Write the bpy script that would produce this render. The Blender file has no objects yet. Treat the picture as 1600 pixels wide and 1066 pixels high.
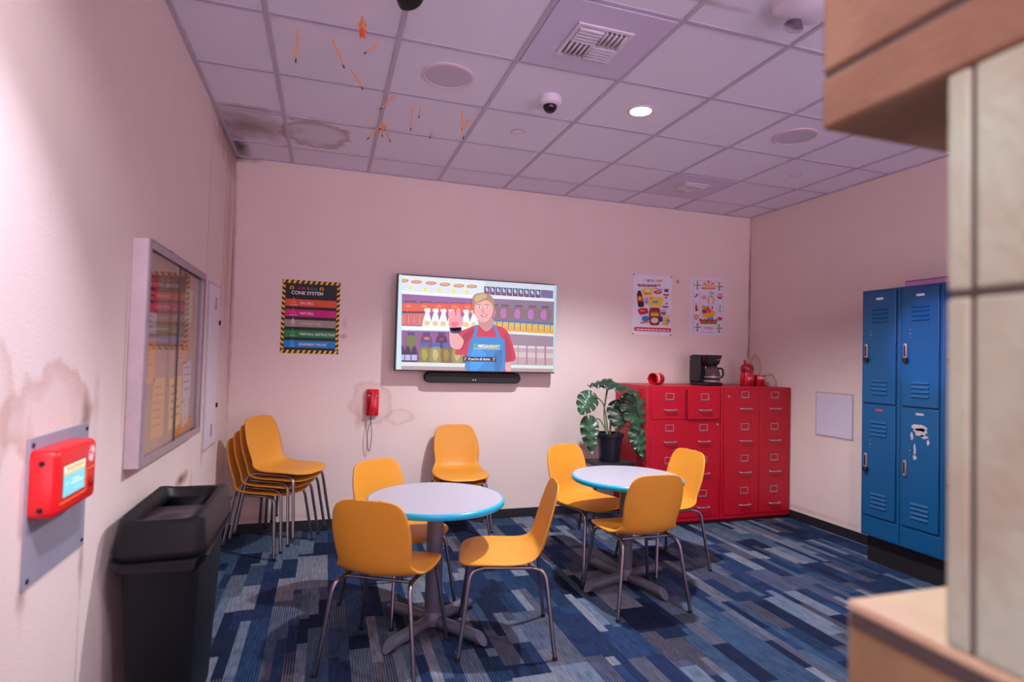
import bpy, bmesh, math, random
import numpy as np
from mathutils import Vector, Matrix
random.seed(7)
PI = math.pi
SC = bpy.context.scene
COL = SC.collection

# ------------------------------------------------------------------ camera, world, lights, exposure
CX, CY, CZ = 0.7422, -5.0692, 1.4672
CH = 3.036          # ceiling height
RW = 5.033          # right wall x
FRONT = -7.2
LXF = RW-.38        # locker fronts
yaw, pitch, roll = 0.3114, 0.0291, 0.0261
fw = Vector((math.sin(yaw)*math.cos(pitch), math.cos(yaw)*math.cos(pitch), math.sin(pitch)))
rt = Vector((math.cos(yaw), -math.sin(yaw), 0)); up = rt.cross(fw)
r2 = rt*math.cos(roll)+up*math.sin(roll); u2 = -rt*math.sin(roll)+up*math.cos(roll)
cam_d = bpy.data.cameras.new('camera'); cam = bpy.data.objects.new('camera', cam_d); COL.objects.link(cam)
M = Matrix.Identity(4)
for i in range(3):
    M[i][0], M[i][1], M[i][2] = r2[i], u2[i], -fw[i]
M[0][3], M[1][3], M[2][3] = CX, CY, CZ
cam.matrix_world = M
cam_d.sensor_width = 36; cam_d.lens = 898.86/1600*36
cam_d.clip_start = 0.05
cam_d.dof.use_dof = True; cam_d.dof.focus_distance = 4.2; cam_d.dof.aperture_fstop = 1.7
SC.camera = cam

w = bpy.data.worlds.new('world'); SC.world = w; w.use_nodes = True
# added lilac fill through the open front: brighter below to lift the ceiling
wn_ = w.node_tree.nodes; wl_ = w.node_tree.links
wtc = wn_.new('ShaderNodeTexCoord'); wsp = wn_.new('ShaderNodeSeparateXYZ'); wrp = wn_.new('ShaderNodeValToRGB')
wmr = wn_.new('ShaderNodeMapRange'); wmr.inputs['From Min'].default_value = -0.35; wmr.inputs['From Max'].default_value = 0.35
wl_.new(wtc.outputs['Generated'], wsp.inputs[0]); wl_.new(wsp.outputs[2], wmr.inputs[0]); wl_.new(wmr.outputs[0], wrp.inputs[0])
wrp.color_ramp.elements[0].color = (0.90, 0.69, 0.93, 1); wrp.color_ramp.elements[1].color = (0.33, 0.20, 0.24, 1)
wl_.new(wrp.outputs[0], wn_['Background'].inputs[0])
wn_['Background'].inputs[1].default_value = 4.3
SC.view_settings.view_transform = 'Standard'; SC.view_settings.look = 'None'
SC.view_settings.gamma = 1; SC.view_settings.use_curve_mapping = False
SC.view_settings.exposure = 0.15

def spot(name, loc, target, power, color, angle, blend, radius):
    d = bpy.data.lights.new(name, 'SPOT'); o = bpy.data.objects.new(name, d); COL.objects.link(o)
    d.energy = power; d.color = color; d.spot_size = math.radians(angle); d.spot_blend = blend; d.shadow_soft_size = radius
    o.location = loc
    o.rotation_euler = (Vector(target)-Vector(loc)).to_track_quat('-Z', 'Y').to_euler()
    return o
def point(name, loc, power, color, radius):
    d = bpy.data.lights.new(name, 'POINT'); o = bpy.data.objects.new(name, d); COL.objects.link(o)
    d.energy = power; d.color = color; d.shadow_soft_size = radius; o.location = loc
    return o
WHITE = (0.93, 0.93, 1.0)
spot('visible_downlight', (2.565, -1.915, CH-0.02), (2.565, -1.915, 0), 320, (0.90, 0.93, 1.0), 134, 0.55, 0.045)
spot('key_downlight', (2.9, -3.75, CH-0.03), (2.9, -3.75, 0.0), 80, WHITE, 132, 0.35, 0.045)
spot('near_downlight', (0.72, -4.0, CH-0.03), (0.72, -4.0, 0), 52, (0.95, 0.93, 1.0), 140, 0.5, 0.06)
spot('wall_accent_spot', (0.95, -4.3, CH-0.1), (0.0, -3.44, 1.58), 200, (0.80, 0.78, 1.0), 34, 1.0, 0.05)
spot('locker_sheen_fill', (1.75, -2.86, CH-0.1), (LXF, -2.22, 1.64), 260, (0.80, 0.50, 1.0), 12, 0.6, 0.03)  # unseen lamp added to imitate the violet sheen on the lockers
point('pink_fill', (0.9, -6.2, 2.4), 30, (1.0, 0.60, 0.72), 0.5)  # unseen fill added behind the camera for the pink ambience

# ------------------------------------------------------------------ materials
MATS = {}
def srgb(r, g, b):
    def f(c):
        c /= 255.0
        return c/12.92 if c <= 0.04045 else ((c+0.055)/1.055)**2.4
    return (f(r), f(g), f(b))
def mat(name, col, rough=0.5, metal=0.0, noise=0.06, nscale=40, bump=0.0, bscale=200, emit=0.0, spec=0.5, coat=0.0):
    if name in MATS: return MATS[name]
    m = bpy.data.materials.new(name); MATS[name] = m; m.use_nodes = True
    nt = m.node_tree; N = nt.nodes; L = nt.links
    b = N['Principled BSDF']
    b.inputs['Roughness'].default_value = rough; b.inputs['Metallic'].default_value = metal
    b.inputs['Specular IOR Level'].default_value = spec
    b.inputs['Coat Weight'].default_value = coat
    tc = N.new('ShaderNodeTexCoord')
    if noise > 0:
        n = N.new('ShaderNodeTexNoise'); n.inputs['Scale'].default_value = nscale; n.inputs['Detail'].default_value = 4
        L.new(tc.outputs['Object'], n.inputs['Vector'])
        mx = N.new('ShaderNodeMix'); mx.data_type = 'RGBA'
        mx.inputs[6].default_value = tuple(c*(1-noise) for c in col)+(1,)
        mx.inputs[7].default_value = tuple(min(1, c*(1+noise)) for c in col)+(1,)
        L.new(n.outputs['Fac'], mx.inputs[0]); L.new(mx.outputs[2], b.inputs['Base Color'])
    else:
        b.inputs['Base Color'].default_value = tuple(col)+(1,)
    if bump > 0:
        n2 = N.new('ShaderNodeTexNoise'); n2.inputs['Scale'].default_value = bscale; n2.inputs['Detail'].default_value = 3
        L.new(tc.outputs['Object'], n2.inputs['Vector'])
        bp = N.new('ShaderNodeBump'); bp.inputs['Strength'].default_value = bump; bp.inputs['Distance'].default_value = 0.002
        L.new(n2.outputs['Fac'], bp.inputs['Height']); L.new(bp.outputs[0], b.inputs['Normal'])
    if emit > 0:
        b.inputs['Emission Color'].default_value = tuple(col)+(1,); b.inputs['Emission Strength'].default_value = emit
    return m
def paper(col): return mat('paper_%d_%d_%d' % col, srgb(*col), 0.6, noise=0)
def lit(col, s=0.95):
    n = 'screen_%d_%d_%d' % col
    if n in MATS: return MATS[n]
    m = bpy.data.materials.new(n); MATS[n] = m; m.use_nodes = True
    b = m.node_tree.nodes['Principled BSDF']
    b.inputs['Base Color'].default_value = (0.01, 0.01, 0.01, 1); b.inputs['Roughness'].default_value = 0.25
    b.inputs['Emission Color'].default_value = srgb(*col)+(1,); b.inputs['Emission Strength'].default_value = s
    return m

def stained(name, base, stains, mottling=0.04, rough=0.7, bump=0.3, bscale=110):
    """Painted surface with dirt stains.  stain = (kind, centre, radii, colour, strength); kind is blob or ring."""
    m = bpy.data.materials.new(name); m.use_nodes = True
    nt = m.node_tree; N = nt.nodes; L = nt.links; b = N['Principled BSDF']
    b.inputs['Roughness'].default_value = rough; b.inputs['Specular IOR Level'].default_value = 0.25
    g = N.new('ShaderNodeNewGeometry')
    def noise(scale, det=5):
        n = N.new('ShaderNodeTexNoise'); n.inputs['Scale'].default_value = scale; n.inputs['Detail'].default_value = det
        L.new(g.outputs['Position'], n.inputs['Vector']); return n
    n0 = noise(3.5)
    mx = N.new('ShaderNodeMix'); mx.data_type = 'RGBA'
    mx.inputs[6].default_value = tuple(c*(1-mottling) for c in base)+(1,)
    mx.inputs[7].default_value = tuple(min(1, c*(1+mottling)) for c in base)+(1,)
    L.new(n0.outputs['Fac'], mx.inputs[0])
    cur = mx.outputs[2]
    nd = noise(9, 6)
    sub = N.new('ShaderNodeVectorMath'); sub.operation = 'SUBTRACT'; sub.inputs[1].default_value = (0.5, 0.5, 0.5)
    L.new(nd.outputs['Color'], sub.inputs[0])
    for kind, c, r, col, st in stains:
        v = N.new('ShaderNodeVectorMath'); v.operation = 'SUBTRACT'; v.inputs[1].default_value = c
        L.new(g.outputs['Position'], v.inputs[0])
        dv = N.new('ShaderNodeVectorMath'); dv.operation = 'DIVIDE'; dv.inputs[1].default_value = r
        L.new(v.outputs[0], dv.inputs[0])
        sc = N.new('ShaderNodeVectorMath'); sc.operation = 'MULTIPLY_ADD'; sc.inputs[1].default_value = (0.85, 0.85, 0.85)
        L.new(sub.outputs[0], sc.inputs[0]); L.new(dv.outputs[0], sc.inputs[2])
        ln = N.new('ShaderNodeVectorMath'); ln.operation = 'LENGTH'; L.new(sc.outputs[0], ln.inputs[0])
        mr = N.new('ShaderNodeValToRGB'); cr = mr.color_ramp
        stops = [(0.15, st), (0.95, 0)] if kind == 'blob' else [(0.5, st*.25), (0.84, st), (0.90, st*.5), (0.97, 0)]
        cr.elements[0].position = 0; cr.elements[0].color = (stops[0][1],)*3+(1,)
        cr.elements[1].position = 1; cr.elements[1].color = (0, 0, 0, 1)
        for ps_, vv in stops:
            e = cr.elements.new(ps_); e.color = (vv, vv, vv, 1)
        L.new(ln.outputs['Value'], mr.inputs[0])
        k = N.new('ShaderNodeMix'); k.data_type = 'RGBA'; k.inputs[7].default_value = tuple(col)+(1,)
        L.new(mr.outputs[0], k.inputs[0]); L.new(cur, k.inputs[6]); cur = k.outputs[2]
    L.new(cur, b.inputs['Base Color'])
    nb = noise(bscale, 3)
    bp = N.new('ShaderNodeBump'); bp.inputs['Strength'].default_value = bump; bp.inputs['Distance'].default_value = 0.004
    L.new(nb.outputs['Fac'], bp.inputs['Height']); L.new(bp.outputs[0], b.inputs['Normal'])
    return m

def carpet_mat():
    m = bpy.data.materials.new('striped_carpet'); m.use_nodes = True
    nt = m.node_tree; N = nt.nodes; L = nt.links; b = N['Principled BSDF']
    b.inputs['Roughness'].default_value = 0.95; b.inputs['Specular IOR Level'].default_value = 0.1
    g = N.new('ShaderNodeNewGeometry'); s = N.new('ShaderNodeSeparateXYZ'); L.new(g.outputs['Position'], s.inputs[0])
    def math_(op, a, bb=None, c=None):
        n = N.new('ShaderNodeMath'); n.operation = op
        for i, x in enumerate((a, bb, c)):
            if x is None: continue
            if isinstance(x, (int, float)): n.inputs[i].default_value = x
            else: L.new(x, n.inputs[i])
        return n.outputs[0]
    def wn(x, y, z=0.0):
        c = N.new('ShaderNodeCombineXYZ')
        for i, q in enumerate((x, y, z)):
            if isinstance(q, (int, float)): c.inputs[i].default_value = q
            else: L.new(q, c.inputs[i])
        n = N.new('ShaderNodeTexWhiteNoise'); n.noise_dimensions = '3D'; L.new(c.outputs[0], n.inputs[0]); return n.outputs['Value']
    X, Y = s.outputs[0], s.outputs[1]
    def layer(wd, ln, seed):
        ci = math_('FLOOR', math_('DIVIDE', X, wd))
        off = math_('MULTIPLY', wn(ci, seed, 1.3), 5.0)
        yy = math_('ADD', math_('DIVIDE', Y, ln), off)
        ri = math_('FLOOR', yy)
        return ci, ri, wn(ci, ri, seed+0.7), wn(ci, ri, seed+9.2)
    _, _, h1, h1b = layer(0.100, 0.36, 3.0)
    _, _, h2, h2b = layer(0.050, 0.50, 11.0)
    _, _, h3, h3b = layer(0.200, 0.60, 21.0)
    sel = math_('GREATER_THAN', h2b, 0.66)
    selb = math_('GREATER_THAN', h3b, 0.72)
    def mixf(f, a, bb): return math_('ADD', math_('MULTIPLY', a, math_('SUBTRACT', 1.0, f)), math_('MULTIPLY', bb, f))
    h = mixf(sel, h1, h2); h = mixf(selb, h, h3)
    rp = N.new('ShaderNodeValToRGB'); cr = rp.color_ramp; cr.interpolation = 'CONSTANT'
    cols = [(0.0, (24, 34, 58)), (0.16, (31, 45, 76)), (0.34, (38, 56, 90)), (0.47, (50, 68, 94)), (0.60, (66, 84, 106)),
            (0.72, (92, 106, 126)), (0.83, (112, 118, 132)), (0.92, (74, 78, 94))]
    cr.elements[0].position = 0; cr.elements[0].color = srgb(*cols[0][1])+(1,)
    cr.elements[1].position = cols[1][0]; cr.elements[1].color = srgb(*cols[1][1])+(1,)
    for p, c in cols[2:]:
        e = cr.elements.new(p); e.color = srgb(*c)+(1,)
    L.new(h, rp.inputs[0])
    # pin stripes inside some strips
    ps = math_('GREATER_THAN', math_('SINE', math_('MULTIPLY', X, 2*PI/0.0125)), 0.55)
    psel = math_('GREATER_THAN', h1b, 0.62)
    pf = math_('MULTIPLY', math_('MULTIPLY', ps, psel), 0.55)
    mx = N.new('ShaderNodeMix'); mx.data_type = 'RGBA'; L.new(pf, mx.inputs[0]); L.new(rp.outputs[0], mx.inputs[6])
    pr = N.new('ShaderNodeMix'); pr.data_type = 'RGBA'; pr.inputs[6].default_value = srgb(50, 88, 124)+(1,); pr.inputs[7].default_value = srgb(136, 128, 130)+(1,)
    L.new(math_('GREATER_THAN', h1, 0.35), pr.inputs[0]); L.new(pr.outputs[2], mx.inputs[7])
    n = N.new('ShaderNodeTexNoise'); n.inputs['Scale'].default_value = 330; n.inputs['Detail'].default_value = 2
    L.new(g.outputs['Position'], n.inputs['Vector'])
    n2 = N.new('ShaderNodeTexNoise'); n2.inputs['Scale'].default_value = 14; n2.inputs['Detail'].default_value = 5
    L.new(g.outputs['Position'], n2.inputs['Vector'])
    n3 = N.new('ShaderNodeTexNoise'); n3.inputs['Scale'].default_value = 1.0; n3.inputs['Detail'].default_value = 4
    sv = N.new('ShaderNodeVectorMath'); sv.operation = 'MULTIPLY'; sv.inputs[1].default_value = (90, 9, 1)
    L.new(g.outputs['Position'], sv.inputs[0]); L.new(sv.outputs[0], n3.inputs['Vector'])
    f = math_('ADD', math_('ADD', math_('MULTIPLY', n.outputs['Fac'], 1.3), math_('MULTIPLY', n2.outputs['Fac'], 0.6)), math_('SUBTRACT', math_('MULTIPLY', n3.outputs['Fac'], 1.4), 0.7))
    hs = N.new('ShaderNodeMix'); hs.data_type = 'RGBA'; hs.blend_type = 'MULTIPLY'; hs.inputs[0].default_value = 1.0
    cb = N.new('ShaderNodeCombineXYZ')
    for i in range(3): L.new(f, cb.inputs[i])
    L.new(mx.outputs[2], hs.inputs[6]); L.new(cb.outputs[0], hs.inputs[7])
    L.new(hs.outputs[2], b.inputs['Base Color'])
    bp = N.new('ShaderNodeBump'); bp.inputs['Strength'].default_value = 0.5; bp.inputs['Distance'].default_value = 0.003
    L.new(n.outputs['Fac'], bp.inputs['Height']); L.new(bp.outputs[0], b.inputs['Normal'])
    return m

def glass_mat(name, tint=(1, 1, 1), rough=0.02, amt=0.04):
    m = bpy.data.materials.new(name); m.use_nodes = True; nt = m.node_tree; N = nt.nodes; L = nt.links
    N.remove(N['Principled BSDF'])
    t = N.new('ShaderNodeBsdfTransparent'); t.inputs[0].default_value = tuple(tint)+(1,)
    gl = N.new('ShaderNodeBsdfGlossy'); gl.inputs['Roughness'].default_value = rough
    lw = N.new('ShaderNodeLayerWeight'); pw = N.new('ShaderNodeMath'); pw.operation = 'POWER'; pw.inputs[1].default_value = 4.0
    L.new(lw.outputs['Facing'], pw.inputs[0]); lw.inputs[0].default_value = 0.5
    fr = N.new('ShaderNodeMath'); fr.operation = 'MULTIPLY_ADD'; fr.inputs[1].default_value = 0.55; fr.inputs[2].default_value = amt
    L.new(pw.outputs[0], fr.inputs[0])
    mx = N.new('ShaderNodeMixShader')
    L.new(fr.outputs[0], mx.inputs[0])
    L.new(t.outputs[0], mx.inputs[1]); L.new(gl.outputs[0], mx.inputs[2]); L.new(mx.outputs[0], N['Material Output'].inputs[0])
    MATS[name] = m
    return m

# ------------------------------------------------------------------ mesh helpers
class MB:
    def __init__(s): s.v = []; s.f = []; s.mi = []; s.mats = []
    def idx(s, m):
        if m is None: return 0
        if m not in s.mats: s.mats.append(m)
        return s.mats.index(m)
    def add(s, vs, fs, m=None):
        b = len(s.v); i = s.idx(m)
        s.v += [tuple(v) for v in vs]; s.f += [tuple(b+k for k in f) for f in fs]; s.mi += [i]*len(fs)
        return s
    def box(s, x0, x1, y0, y1, z0, z1, m=None):
        vs = [(x, y, z) for z in (z0, z1) for y in (y0, y1) for x in (x0, x1)]
        return s.add(vs, [(0, 2, 3, 1), (4, 5, 7, 6), (0, 1, 5, 4), (2, 6, 7, 3), (0, 4, 6, 2), (1, 3, 7, 5)], m)
    def tube(s, pts, r, n=10, m=None, cap=True):
        pts = [Vector(p) for p in pts]; k = len(pts)
        rs = r if isinstance(r, (list, tuple)) else [r]*k
        tans = []
        for i in range(k):
            a = pts[max(0, i-1)]; b = pts[min(k-1, i+1)]; tans.append((b-a).normalized())
        ref = Vector((0, 0, 1)) if abs(tans[0].z) < 0.9 else Vector((1, 0, 0))
        nrm = tans[0].cross(ref).normalized()
        vs = []
        for i in range(k):
            nrm = (nrm-tans[i]*nrm.dot(tans[i])).normalized(); bn = tans[i].cross(nrm)
            for j in range(n):
                a = 2*PI*j/n; vs.append(pts[i]+(nrm*math.cos(a)+bn*math.sin(a))*rs[i])
        fs = [(i*n+j, i*n+(j+1) % n, (i+1)*n+(j+1) % n, (i+1)*n+j) for i in range(k-1) for j in range(n)]
        if cap: fs += [tuple(range(n-1, -1, -1)), tuple((k-1)*n+j for j in range(n))]
        return s.add(vs, fs, m)
    def lathe(s, prof, n=32, c=(0, 0, 0), axis=None, m=None, closed=False):
        """prof: list of (r, h) along axis"""
        ax = Vector(axis or (0, 0, 1)).normalized(); c = Vector(c)
        a = ax.cross(Vector((0, 0, 1)) if abs(ax.z) < 0.9 else Vector((1, 0, 0))).normalized(); b = ax.cross(a)
        vs = []
        for r, h in prof:
            for j in range(n):
                t = 2*PI*j/n; vs.append(c+ax*h+(a*math.cos(t)+b*math.sin(t))*r)
        k = len(prof)
        fs = [(i*n+j, i*n+(j+1) % n, (i+1)*n+(j+1) % n, (i+1)*n+j) for i in range(k-1) for j in range(n)]
        if closed: fs += [((k-1)*n+j, (k-1)*n+(j+1) % n, (j+1) % n, j) for j in range(n)]
        else:
            if prof[0][0] > 1e-5: fs.append(tuple(range(n-1, -1, -1)))
            if prof[-1][0] > 1e-5: fs.append(tuple((k-1)*n+j for j in range(n)))
        return s.add(vs, fs, m)
    def build(s, name, m=None, parent=None, smooth=True, bevel=0.0, seg=2, solid=0.0, sub=0, angle=35):
        me = bpy.data.meshes.new(name)
        me.from_pydata(s.v, [], s.f)
        for x in (s.mats or []): me.materials.append(x)
        if m is not None and not s.mats: me.materials.append(m)
        elif s.mats: me.polygons.foreach_set('material_index', s.mi)
        bm = bmesh.new(); bm.from_mesh(me); bmesh.ops.remove_doubles(bm, verts=bm.verts, dist=1e-6)
        bmesh.ops.recalc_face_normals(bm, faces=bm.faces); bm.to_mesh(me); bm.free()
        if smooth:
            me.polygons.foreach_set('use_smooth', [True]*len(me.polygons)); me.set_sharp_from_angle(angle=math.radians(angle))
        o = bpy.data.objects.new(name, me); COL.objects.link(o)
        if parent is not None: o.parent = parent
        if solid:
            md = o.modifiers.new('solid', 'SOLIDIFY'); md.thickness = solid; md.offset = 0
        if bevel:
            md = o.modifiers.new('bevel', 'BEVEL'); md.width = bevel; md.segments = seg; md.limit_method = 'ANGLE'; md.angle_limit = math.radians(40)
        if sub:
            md = o.modifiers.new('sub', 'SUBSURF'); md.levels = sub; md.render_levels = sub
        return o
def tag(o, label=None, cat=None, group=None, kind=None):
    if label: o['label'] = label
    if cat: o['category'] = cat
    if group: o['group'] = group
    if kind: o['kind'] = kind
    return o
def thing(name, label, cat, loc=(0, 0, 0), rz=0.0, group=None):
    o = bpy.data.objects.new(name, None); COL.objects.link(o); o.empty_display_size = 0.1
    o.location = loc; o.rotation_euler = (0, 0, rz)
    return tag(o, label, cat, group)
def copy_tree(o, parent=None):
    c = o.copy(); COL.objects.link(c); c.parent = parent
    for ch in list(o.children): copy_tree(ch, c)
    return c
def relabel(c, label): c['label'] = label; return c
def bend(pts, rad=0.04, n=5):
    """round the corners of a polyline"""
    pts = [Vector(p) for p in pts]; out = [pts[0]]
    for i in range(1, len(pts)-1):
        a, p, b = pts[i-1], pts[i], pts[i+1]
        d1 = min(rad, (a-p).length*0.48); d2 = min(rad, (b-p).length*0.48)
        q0 = p+(a-p).normalized()*d1; q1 = p+(b-p).normalized()*d2
        for k in range(n+1):
            t = k/n; out.append(q0*(1-t)**2+p*2*t*(1-t)+q1*t*t)
    out.append(pts[-1]); return out
def cr_interp(P, n):
    P = [Vector(p) for p in P]; out = []
    for i in range(len(P)-1):
        p0 = P[max(0, i-1)]; p1 = P[i]; p2 = P[i+1]; p3 = P[min(len(P)-1, i+2)]
        for k in range(n):
            t = k/n
            out.append(0.5*((2*p1)+(p2-p0)*t+(2*p0-5*p1+4*p2-p3)*t*t+(3*p1-p0-3*p2+p3)*t**3))
    out.append(P[-1]); return out
def smooth_closed(pts, n=6):
    P = [Vector((p[0], p[1], 0)) for p in pts]; K = len(P); out = []
    for i in range(K):
        p0, p1, p2, p3 = P[i-1], P[i], P[(i+1) % K], P[(i+2) % K]
        for k in range(n):
            t = k/n; q = 0.5*((2*p1)+(p2-p0)*t+(2*p0-5*p1+4*p2-p3)*t*t+(3*p1-p0-3*p2+p3)*t**3)
            out.append((q.x, q.y))
    return out

# flat printed or lit pictures: shapes drawn in the picture's own units, mapped onto its real rectangle
def homog(src):
    dst = [(0, 0), (1, 0), (1, 1), (0, 1)]; A = []; B = []
    for (x, y), (u, v) in zip(src, dst):
        A.append([x, y, 1, 0, 0, 0, -u*x, -u*y]); B.append(u)
        A.append([0, 0, 0, x, y, 1, -v*x, -v*y]); B.append(v)
    h = np.linalg.solve(np.array(A, float), np.array(B, float)); return np.append(h, 1).reshape(3, 3)
class Pic:
    """org: top-left corner, U along the width, V down the height, nrm out of the surface"""
    def __init__(s, org, U, V, nrm, matf, src=None, step=0.00012):
        s.o = Vector(org); s.U = Vector(U); s.V = Vector(V); s.n = Vector(nrm); s.mf = matf
        s.H = homog(src) if src else None; s.k = 1; s.mb = MB(); s.step = step
    def m(s, p):
        if s.H is not None:
            q = s.H @ np.array([p[0], p[1], 1.0]); u, v = q[0]/q[2], q[1]/q[2]
        else: u, v = p
        u = min(1, max(0, u)); v = min(1, max(0, v))
        return s.o+s.U*u+s.V*v+s.n*(s.k*s.step)
    def poly(s, pts, col, up_=True):
        if up_: s.k += 1
        bm = bmesh.new(); vs = [bm.verts.new((p[0], p[1], 0)) for p in pts]
        try:
            f = bm.faces.new(vs)
            bmesh.ops.triangulate(bm, faces=[f], ngon_method='EAR_CLIP')
            bm.verts.index_update()
            P = [s.m((v.co.x, v.co.y)) for v in bm.verts]
            s.mb.add(P, [tuple(v.index for v in f.verts) for f in bm.faces], s.mf(col))
        finally: bm.free()
    def rect(s, x0, y0, x1, y1, col, up_=True): s.poly([(x0, y0), (x1, y0), (x1, y1), (x0, y1)], col, up_)
    def blob(s, pts, col): s.poly(smooth_closed(pts), col)
    def ell(s, x, y, rx, ry, col, n=20, up_=True): s.poly([(x+rx*math.cos(2*PI*i/n), y+ry*math.sin(2*PI*i/n)) for i in range(n)], col, up_)
    def line(s, pts, wd, col):
        for a, b in zip(pts[:-1], pts[1:]):
            a = Vector(a); b = Vector(b); d = (b-a).normalized(); q = Vector((-d.y, d.x))*wd/2
            s.poly([a+q, b+q, b-q, a-q], col, False)
        s.k += 1
    def text(s, t, x, y, h, col, align='LEFT', sx=1.0, slope=0.0, bold=0.0):
        """x, y = baseline start; h = cap height in picture units"""
        s.k += 1
        cu = bpy.data.curves.new('t', 'FONT'); cu.body = t; cu.size = 1.0; cu.align_x = align; cu.offset = bold; cu.resolution_u = 3
        ob = bpy.data.objects.new('t', cu); COL.objects.link(ob)
        dg = bpy.context.evaluated_depsgraph_get(); me = bpy.data.meshes.new_from_object(ob.evaluated_get(dg))
        k = h/0.69
        P = [s.m((x+v.co.x*k*sx, y-v.co.y*k+slope*v.co.x*k*sx)) for v in me.vertices]
        s.mb.add(P, [tuple(p.vertices) for p in me.polygons], s.mf(col))
        bpy.data.objects.remove(ob); bpy.data.curves.remove(cu); bpy.data.meshes.remove(me)
    def omega(s, x, y, h, wd, col, th=.2):
        """capital omega, baseline-left x, y, drawn as one ribbon"""
        s.k += 1; cx = x+wd/2; cy = y-h*.55; pts = []
        n = 16
        outer = []; inner = []
        for i in range(n+1):
            a = math.radians(-58+296*i/n)
            outer.append((cx+wd*.46*math.cos(a), cy-h*.46*math.sin(a))); inner.append((cx+wd*(.46-th)*math.cos(a), cy-h*(.46-th)*math.sin(a)))
        for i in range(n): s.poly([outer[i], outer[i+1], inner[i+1], inner[i]], col, False)
        s.k += 1
        s.rect(x, y-h*th*.8, x+wd*.38, y, col, False); s.rect(x+wd*.62, y-h*th*.8, x+wd, y, col, False)
    def note(s, x, y, h, col):
        s.k += 1
        s.ell(x, y-h*.1, h*.17, h*.13, col, 12, False); s.k += 1; s.rect(x+h*.10, y-h, x+h*.19, y-h*.1, col, False); s.poly([(x+h*.19, y-h), (x+h*.45, y-h*.65), (x+h*.36, y-h*.5), (x+h*.19, y-h*.75)], col, False)
    def build(s, name, parent=None): return s.mb.build(name, None, parent, smooth=False)

# ------------------------------------------------------------------ the room
BROWN = srgb(142, 100, 84); DARKB = srgb(70, 48, 42); TAN = srgb(196, 156, 138)
wall_base = srgb(232, 213, 205)
m_wl = stained('painted_wall_left', wall_base, [
    ('ring', (0, -3.08, 1.26), (.3, .30, .16), TAN, .55), ('blob', (0, -2.84, 1.25), (.3, .06, .10), BROWN, .7), ('blob', (0, -3.22, 1.0), (.3, .035, .35), TAN, .6),
    ('ring', (0, -3.42, 1.30), (.3, .12, .2), TAN, .4), ('blob', (0, -2.83, .76), (.3, .03, .14), BROWN, .6), ('blob', (0, -3.22, .80), (.3, .04, .06), BROWN, .5),
    ('blob', (0, -2.76, 1.28), (.3, .04, .16), TAN, .4), ('blob', (0, -2.83, .2), (.3, .012, .6), BROWN, .5),
    ('blob', (0, -1.45, .74), (.3, .20, .05), BROWN, 1.0), ('blob', (0, -1.62, .66), (.3, .07, .05), BROWN, .7), ('blob', (0, -1.2, .66), (.3, .05, .12), TAN, .5),
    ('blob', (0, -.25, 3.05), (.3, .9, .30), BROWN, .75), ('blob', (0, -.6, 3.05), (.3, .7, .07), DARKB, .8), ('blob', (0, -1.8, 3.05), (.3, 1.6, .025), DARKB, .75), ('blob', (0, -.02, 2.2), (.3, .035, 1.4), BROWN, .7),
    ('blob', (0, -.42, 2.4), (.3, .03, .9), TAN, .6), ('blob', (0, -1.0, 2.4), (.3, .012, .9), BROWN, .6), ('blob', (0, -.25, 2.3), (.3, .20, .9), TAN, .6),
    ('blob', (0, -.47, 1.85), (.3, .05, .16), BROWN, .7), ('blob', (0, -.48, 1.3), (.3, .03, .7), TAN, .5), ('blob', (0, -.93, .8), (.3, .05, .1), TAN, .7),
    ('blob', (0, -2.49, 1.4), (.3, .02, .5), TAN, .6), ('blob', (0, -2.1, .97), (.3, .5, .03), TAN, .4)])
m_wb = stained('painted_wall_back', wall_base, [
    ('ring', (1.12, 0, 1.05), (.20, .3, .22), TAN, .4), ('blob', (1.12, 0, 1.05), (.10, .3, .17), TAN, .7), ('ring', (1.36, 0, .93), (.14, .3, .08), TAN, .35), ('blob', (1.02, 0, .95), (.05, .3, .2), TAN, .45),
    ('blob', (.875, 0, 1.61), (.045, .3, .03), BROWN, .55), ('blob', (.88, 0, 1.72), (.03, .3, .05), TAN, .5),
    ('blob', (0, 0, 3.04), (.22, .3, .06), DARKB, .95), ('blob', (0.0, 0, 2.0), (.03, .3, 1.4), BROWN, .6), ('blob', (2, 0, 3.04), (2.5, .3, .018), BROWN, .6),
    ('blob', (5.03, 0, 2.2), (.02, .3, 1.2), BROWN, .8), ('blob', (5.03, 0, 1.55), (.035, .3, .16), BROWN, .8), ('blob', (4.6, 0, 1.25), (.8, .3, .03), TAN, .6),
    ('blob', (0.3, 0, .12), (.6, .3, .05), TAN, .4), ('blob', (4.14, 0, 2.29), (.03, .3, .03), BROWN, .8)])
m_wr = stained('painted_wall_right', wall_base, [
    ('ring', (RW, -.10, 1.42), (.3, .09, .16), TAN, .7), ('ring', (RW, -.28, 1.29), (.3, .15, .09), BROWN, .6), ('blob', (RW, -.5, .12), (.3, 1.2, .03), TAN, .5),
    ('blob', (RW, -1.5, 3.04), (.3, 2.5, .018), BROWN, .8), ('blob', (RW, 0, 2.2), (.3, .02, 1.2), BROWN, .8)])
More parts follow.
